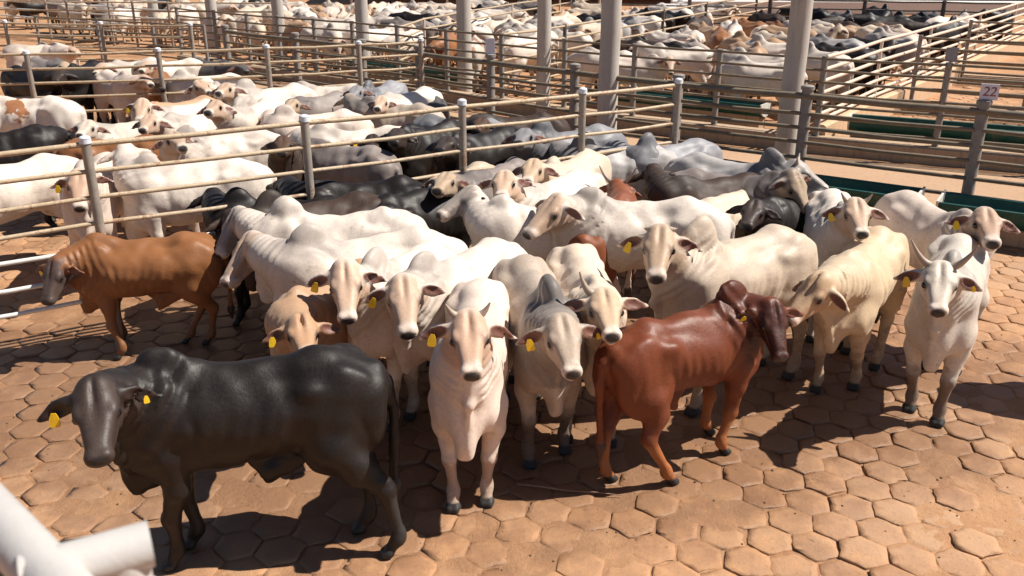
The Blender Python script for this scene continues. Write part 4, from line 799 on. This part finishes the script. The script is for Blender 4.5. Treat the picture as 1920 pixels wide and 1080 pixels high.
# ------------------------------------------------------------------ the crowded far pens: a few stances, copied one by one
VAR = []
for v in range(9):
    rg = np.random.RandomState(100 + v); yaw = rg.uniform(-.7, .7); z = rg.uniform(-.18, .2); poll = np.array([.48 + .57 * math.cos(yaw), .57 * math.sin(yaw), 1.28 + z]); yw = yaw * 1.8
    muz = poll + np.array([.4 * math.cos(yw), .4 * math.sin(yw), -.34])
    V, Q, ms, fr = shape_cattle(.029, poll, muz, seed=200 + v, low=True, hump=rg.uniform(.4, 1.05), fat=rg.uniform(.95, 1.1), dew=.6, tail=rg.uniform(-.5, .5))
    VAR.append(rawmesh('zebu_cow', V, Q, COATS['white'], list(zip(('mA', 'mB', 'mC'), ms))))
rg = random.Random(11); taken = []
def body(x, y, a): return [(x + t * math.cos(a), y + t * math.sin(a)) for t in (-.75, -.4, 0, .4, .85)]
def free(x, y, a, gap=.60):
    for p in body(x, y, a):
        for q in taken:
            if abs(q[0] - p[0]) < gap and abs(q[1] - p[1]) < gap and math.hypot(q[0] - p[0], q[1] - p[1]) < gap: return False
    return True
def crowd(n, where, box, coats, label, group, head=None, gap=.60):
    k = 0; tries = 0
    while k < n and tries < 9000:
        tries += 1; x = rg.uniform(box[0], box[1]); y = rg.uniform(box[2], box[3]); a = rg.uniform(0, 2 * math.pi) if head is None or rg.random() < .35 else R(head + rg.choice((0, 180))) + rg.gauss(0, .35)
        if not all(where(*p) for p in body(x, y, a)) or not free(x, y, a, gap): continue
        taken.extend(body(x, y, a)); c = rg.choice(coats); ob = link(bpy.data.objects.new('zebu_cow', VAR[rg.randrange(len(VAR))]))
        ob.location = (x, y, -.012); ob.rotation_euler = (0, 0, a); s = rg.uniform(.95, 1.1); ob.scale = (s, s, s)
        ob.material_slots[0].link = 'OBJECT'; ob.material_slots[0].material = COATS[c]; tag(ob, label[c] if isinstance(label, dict) else label, 'cow', group); k += 1
    print('crowd', group, k)
PALE = ['white'] * 6 + ['cream'] * 3 + ['pinkwhite'] * 2 + ['spotted', 'tan', 'tan', 'black', 'black', 'greybrown', 'silver', 'darkbrown', 'ochre']
def lab(place):
    n = {'white': 'white', 'cream': 'cream', 'pinkwhite': 'pinkish white', 'spotted': 'white and red spotted', 'tan': 'tan', 'black': 'black', 'greybrown': 'grey-brown', 'silver': 'silver grey', 'darkbrown': 'dark brown', 'ochre': 'orange-brown', 'darkgrey': 'slate dark', 'beige': 'beige'}
    return {k: '%s cow %s' % (v, place) for k, v in n.items()}
between = lambda a, b, g=.55: (lambda x, y: cross(a, x, y) < -g and cross(b, x, y) > g)
crowd(62, lambda x, y: cross(V2, x, y) < -.4 and cross(Wf, x, y) > .5 and cross(R2, x, y) > 1.3 and y < 31.5, (-1, 17, 17.5, 31.5), PALE, lab('crowded behind the long green trough, between far rail fences'), 'cattle in the far right pen', 140)
crowd(12, lambda x, y: cross(V2, x, y) < -.4 and cross(Wf, x, y) > .5 and y > 28 and x > 9, (9, 20, 28, 35), ['black', 'darkbrown', 'darkgrey'], lab('in the dark group at the back of the far right pen'), 'dark cattle at the back of the far right pen')
crowd(64, lambda x, y: cross(V1, x, y) < -.4 and cross(V2, x, y) > .4 and cross(R2, x, y) > 1.3, (-3.2, 10, 22.5, 38), PALE, lab('packed in the far middle pen between the columns'), 'cattle in the far middle pen', 140)
crowd(62, lambda x, y: cross(V1, x, y) > .4 and cross(R2, x, y) > 1.2 and y < 41, (-10, 1.5, 25, 41), ['white'] * 5 + ['cream'] * 3 + ['pinkwhite', 'greybrown', 'black', 'tan'], lab('packed in the far left-hand pen under the columns'), 'cattle in the far left-hand pen', 140)
crowd(20, lambda x, y: cross(R1, x, y) > 2 and cross(R2, x, y) < -1 and y > 22.5, (-16, -4, 22.5, 30), ['black', 'darkgrey', 'white', 'greybrown'], lab('in the lane between the columns and the far left fence'), 'cattle in the far lane', 140)
crowd(26, lambda x, y: cross(R2, x, y) > 1.2, (-27, -11.5, 31, 44), ['white', 'greybrown', 'cream', 'black'], lab('among the rails at the top left corner'), 'cattle at the top left')
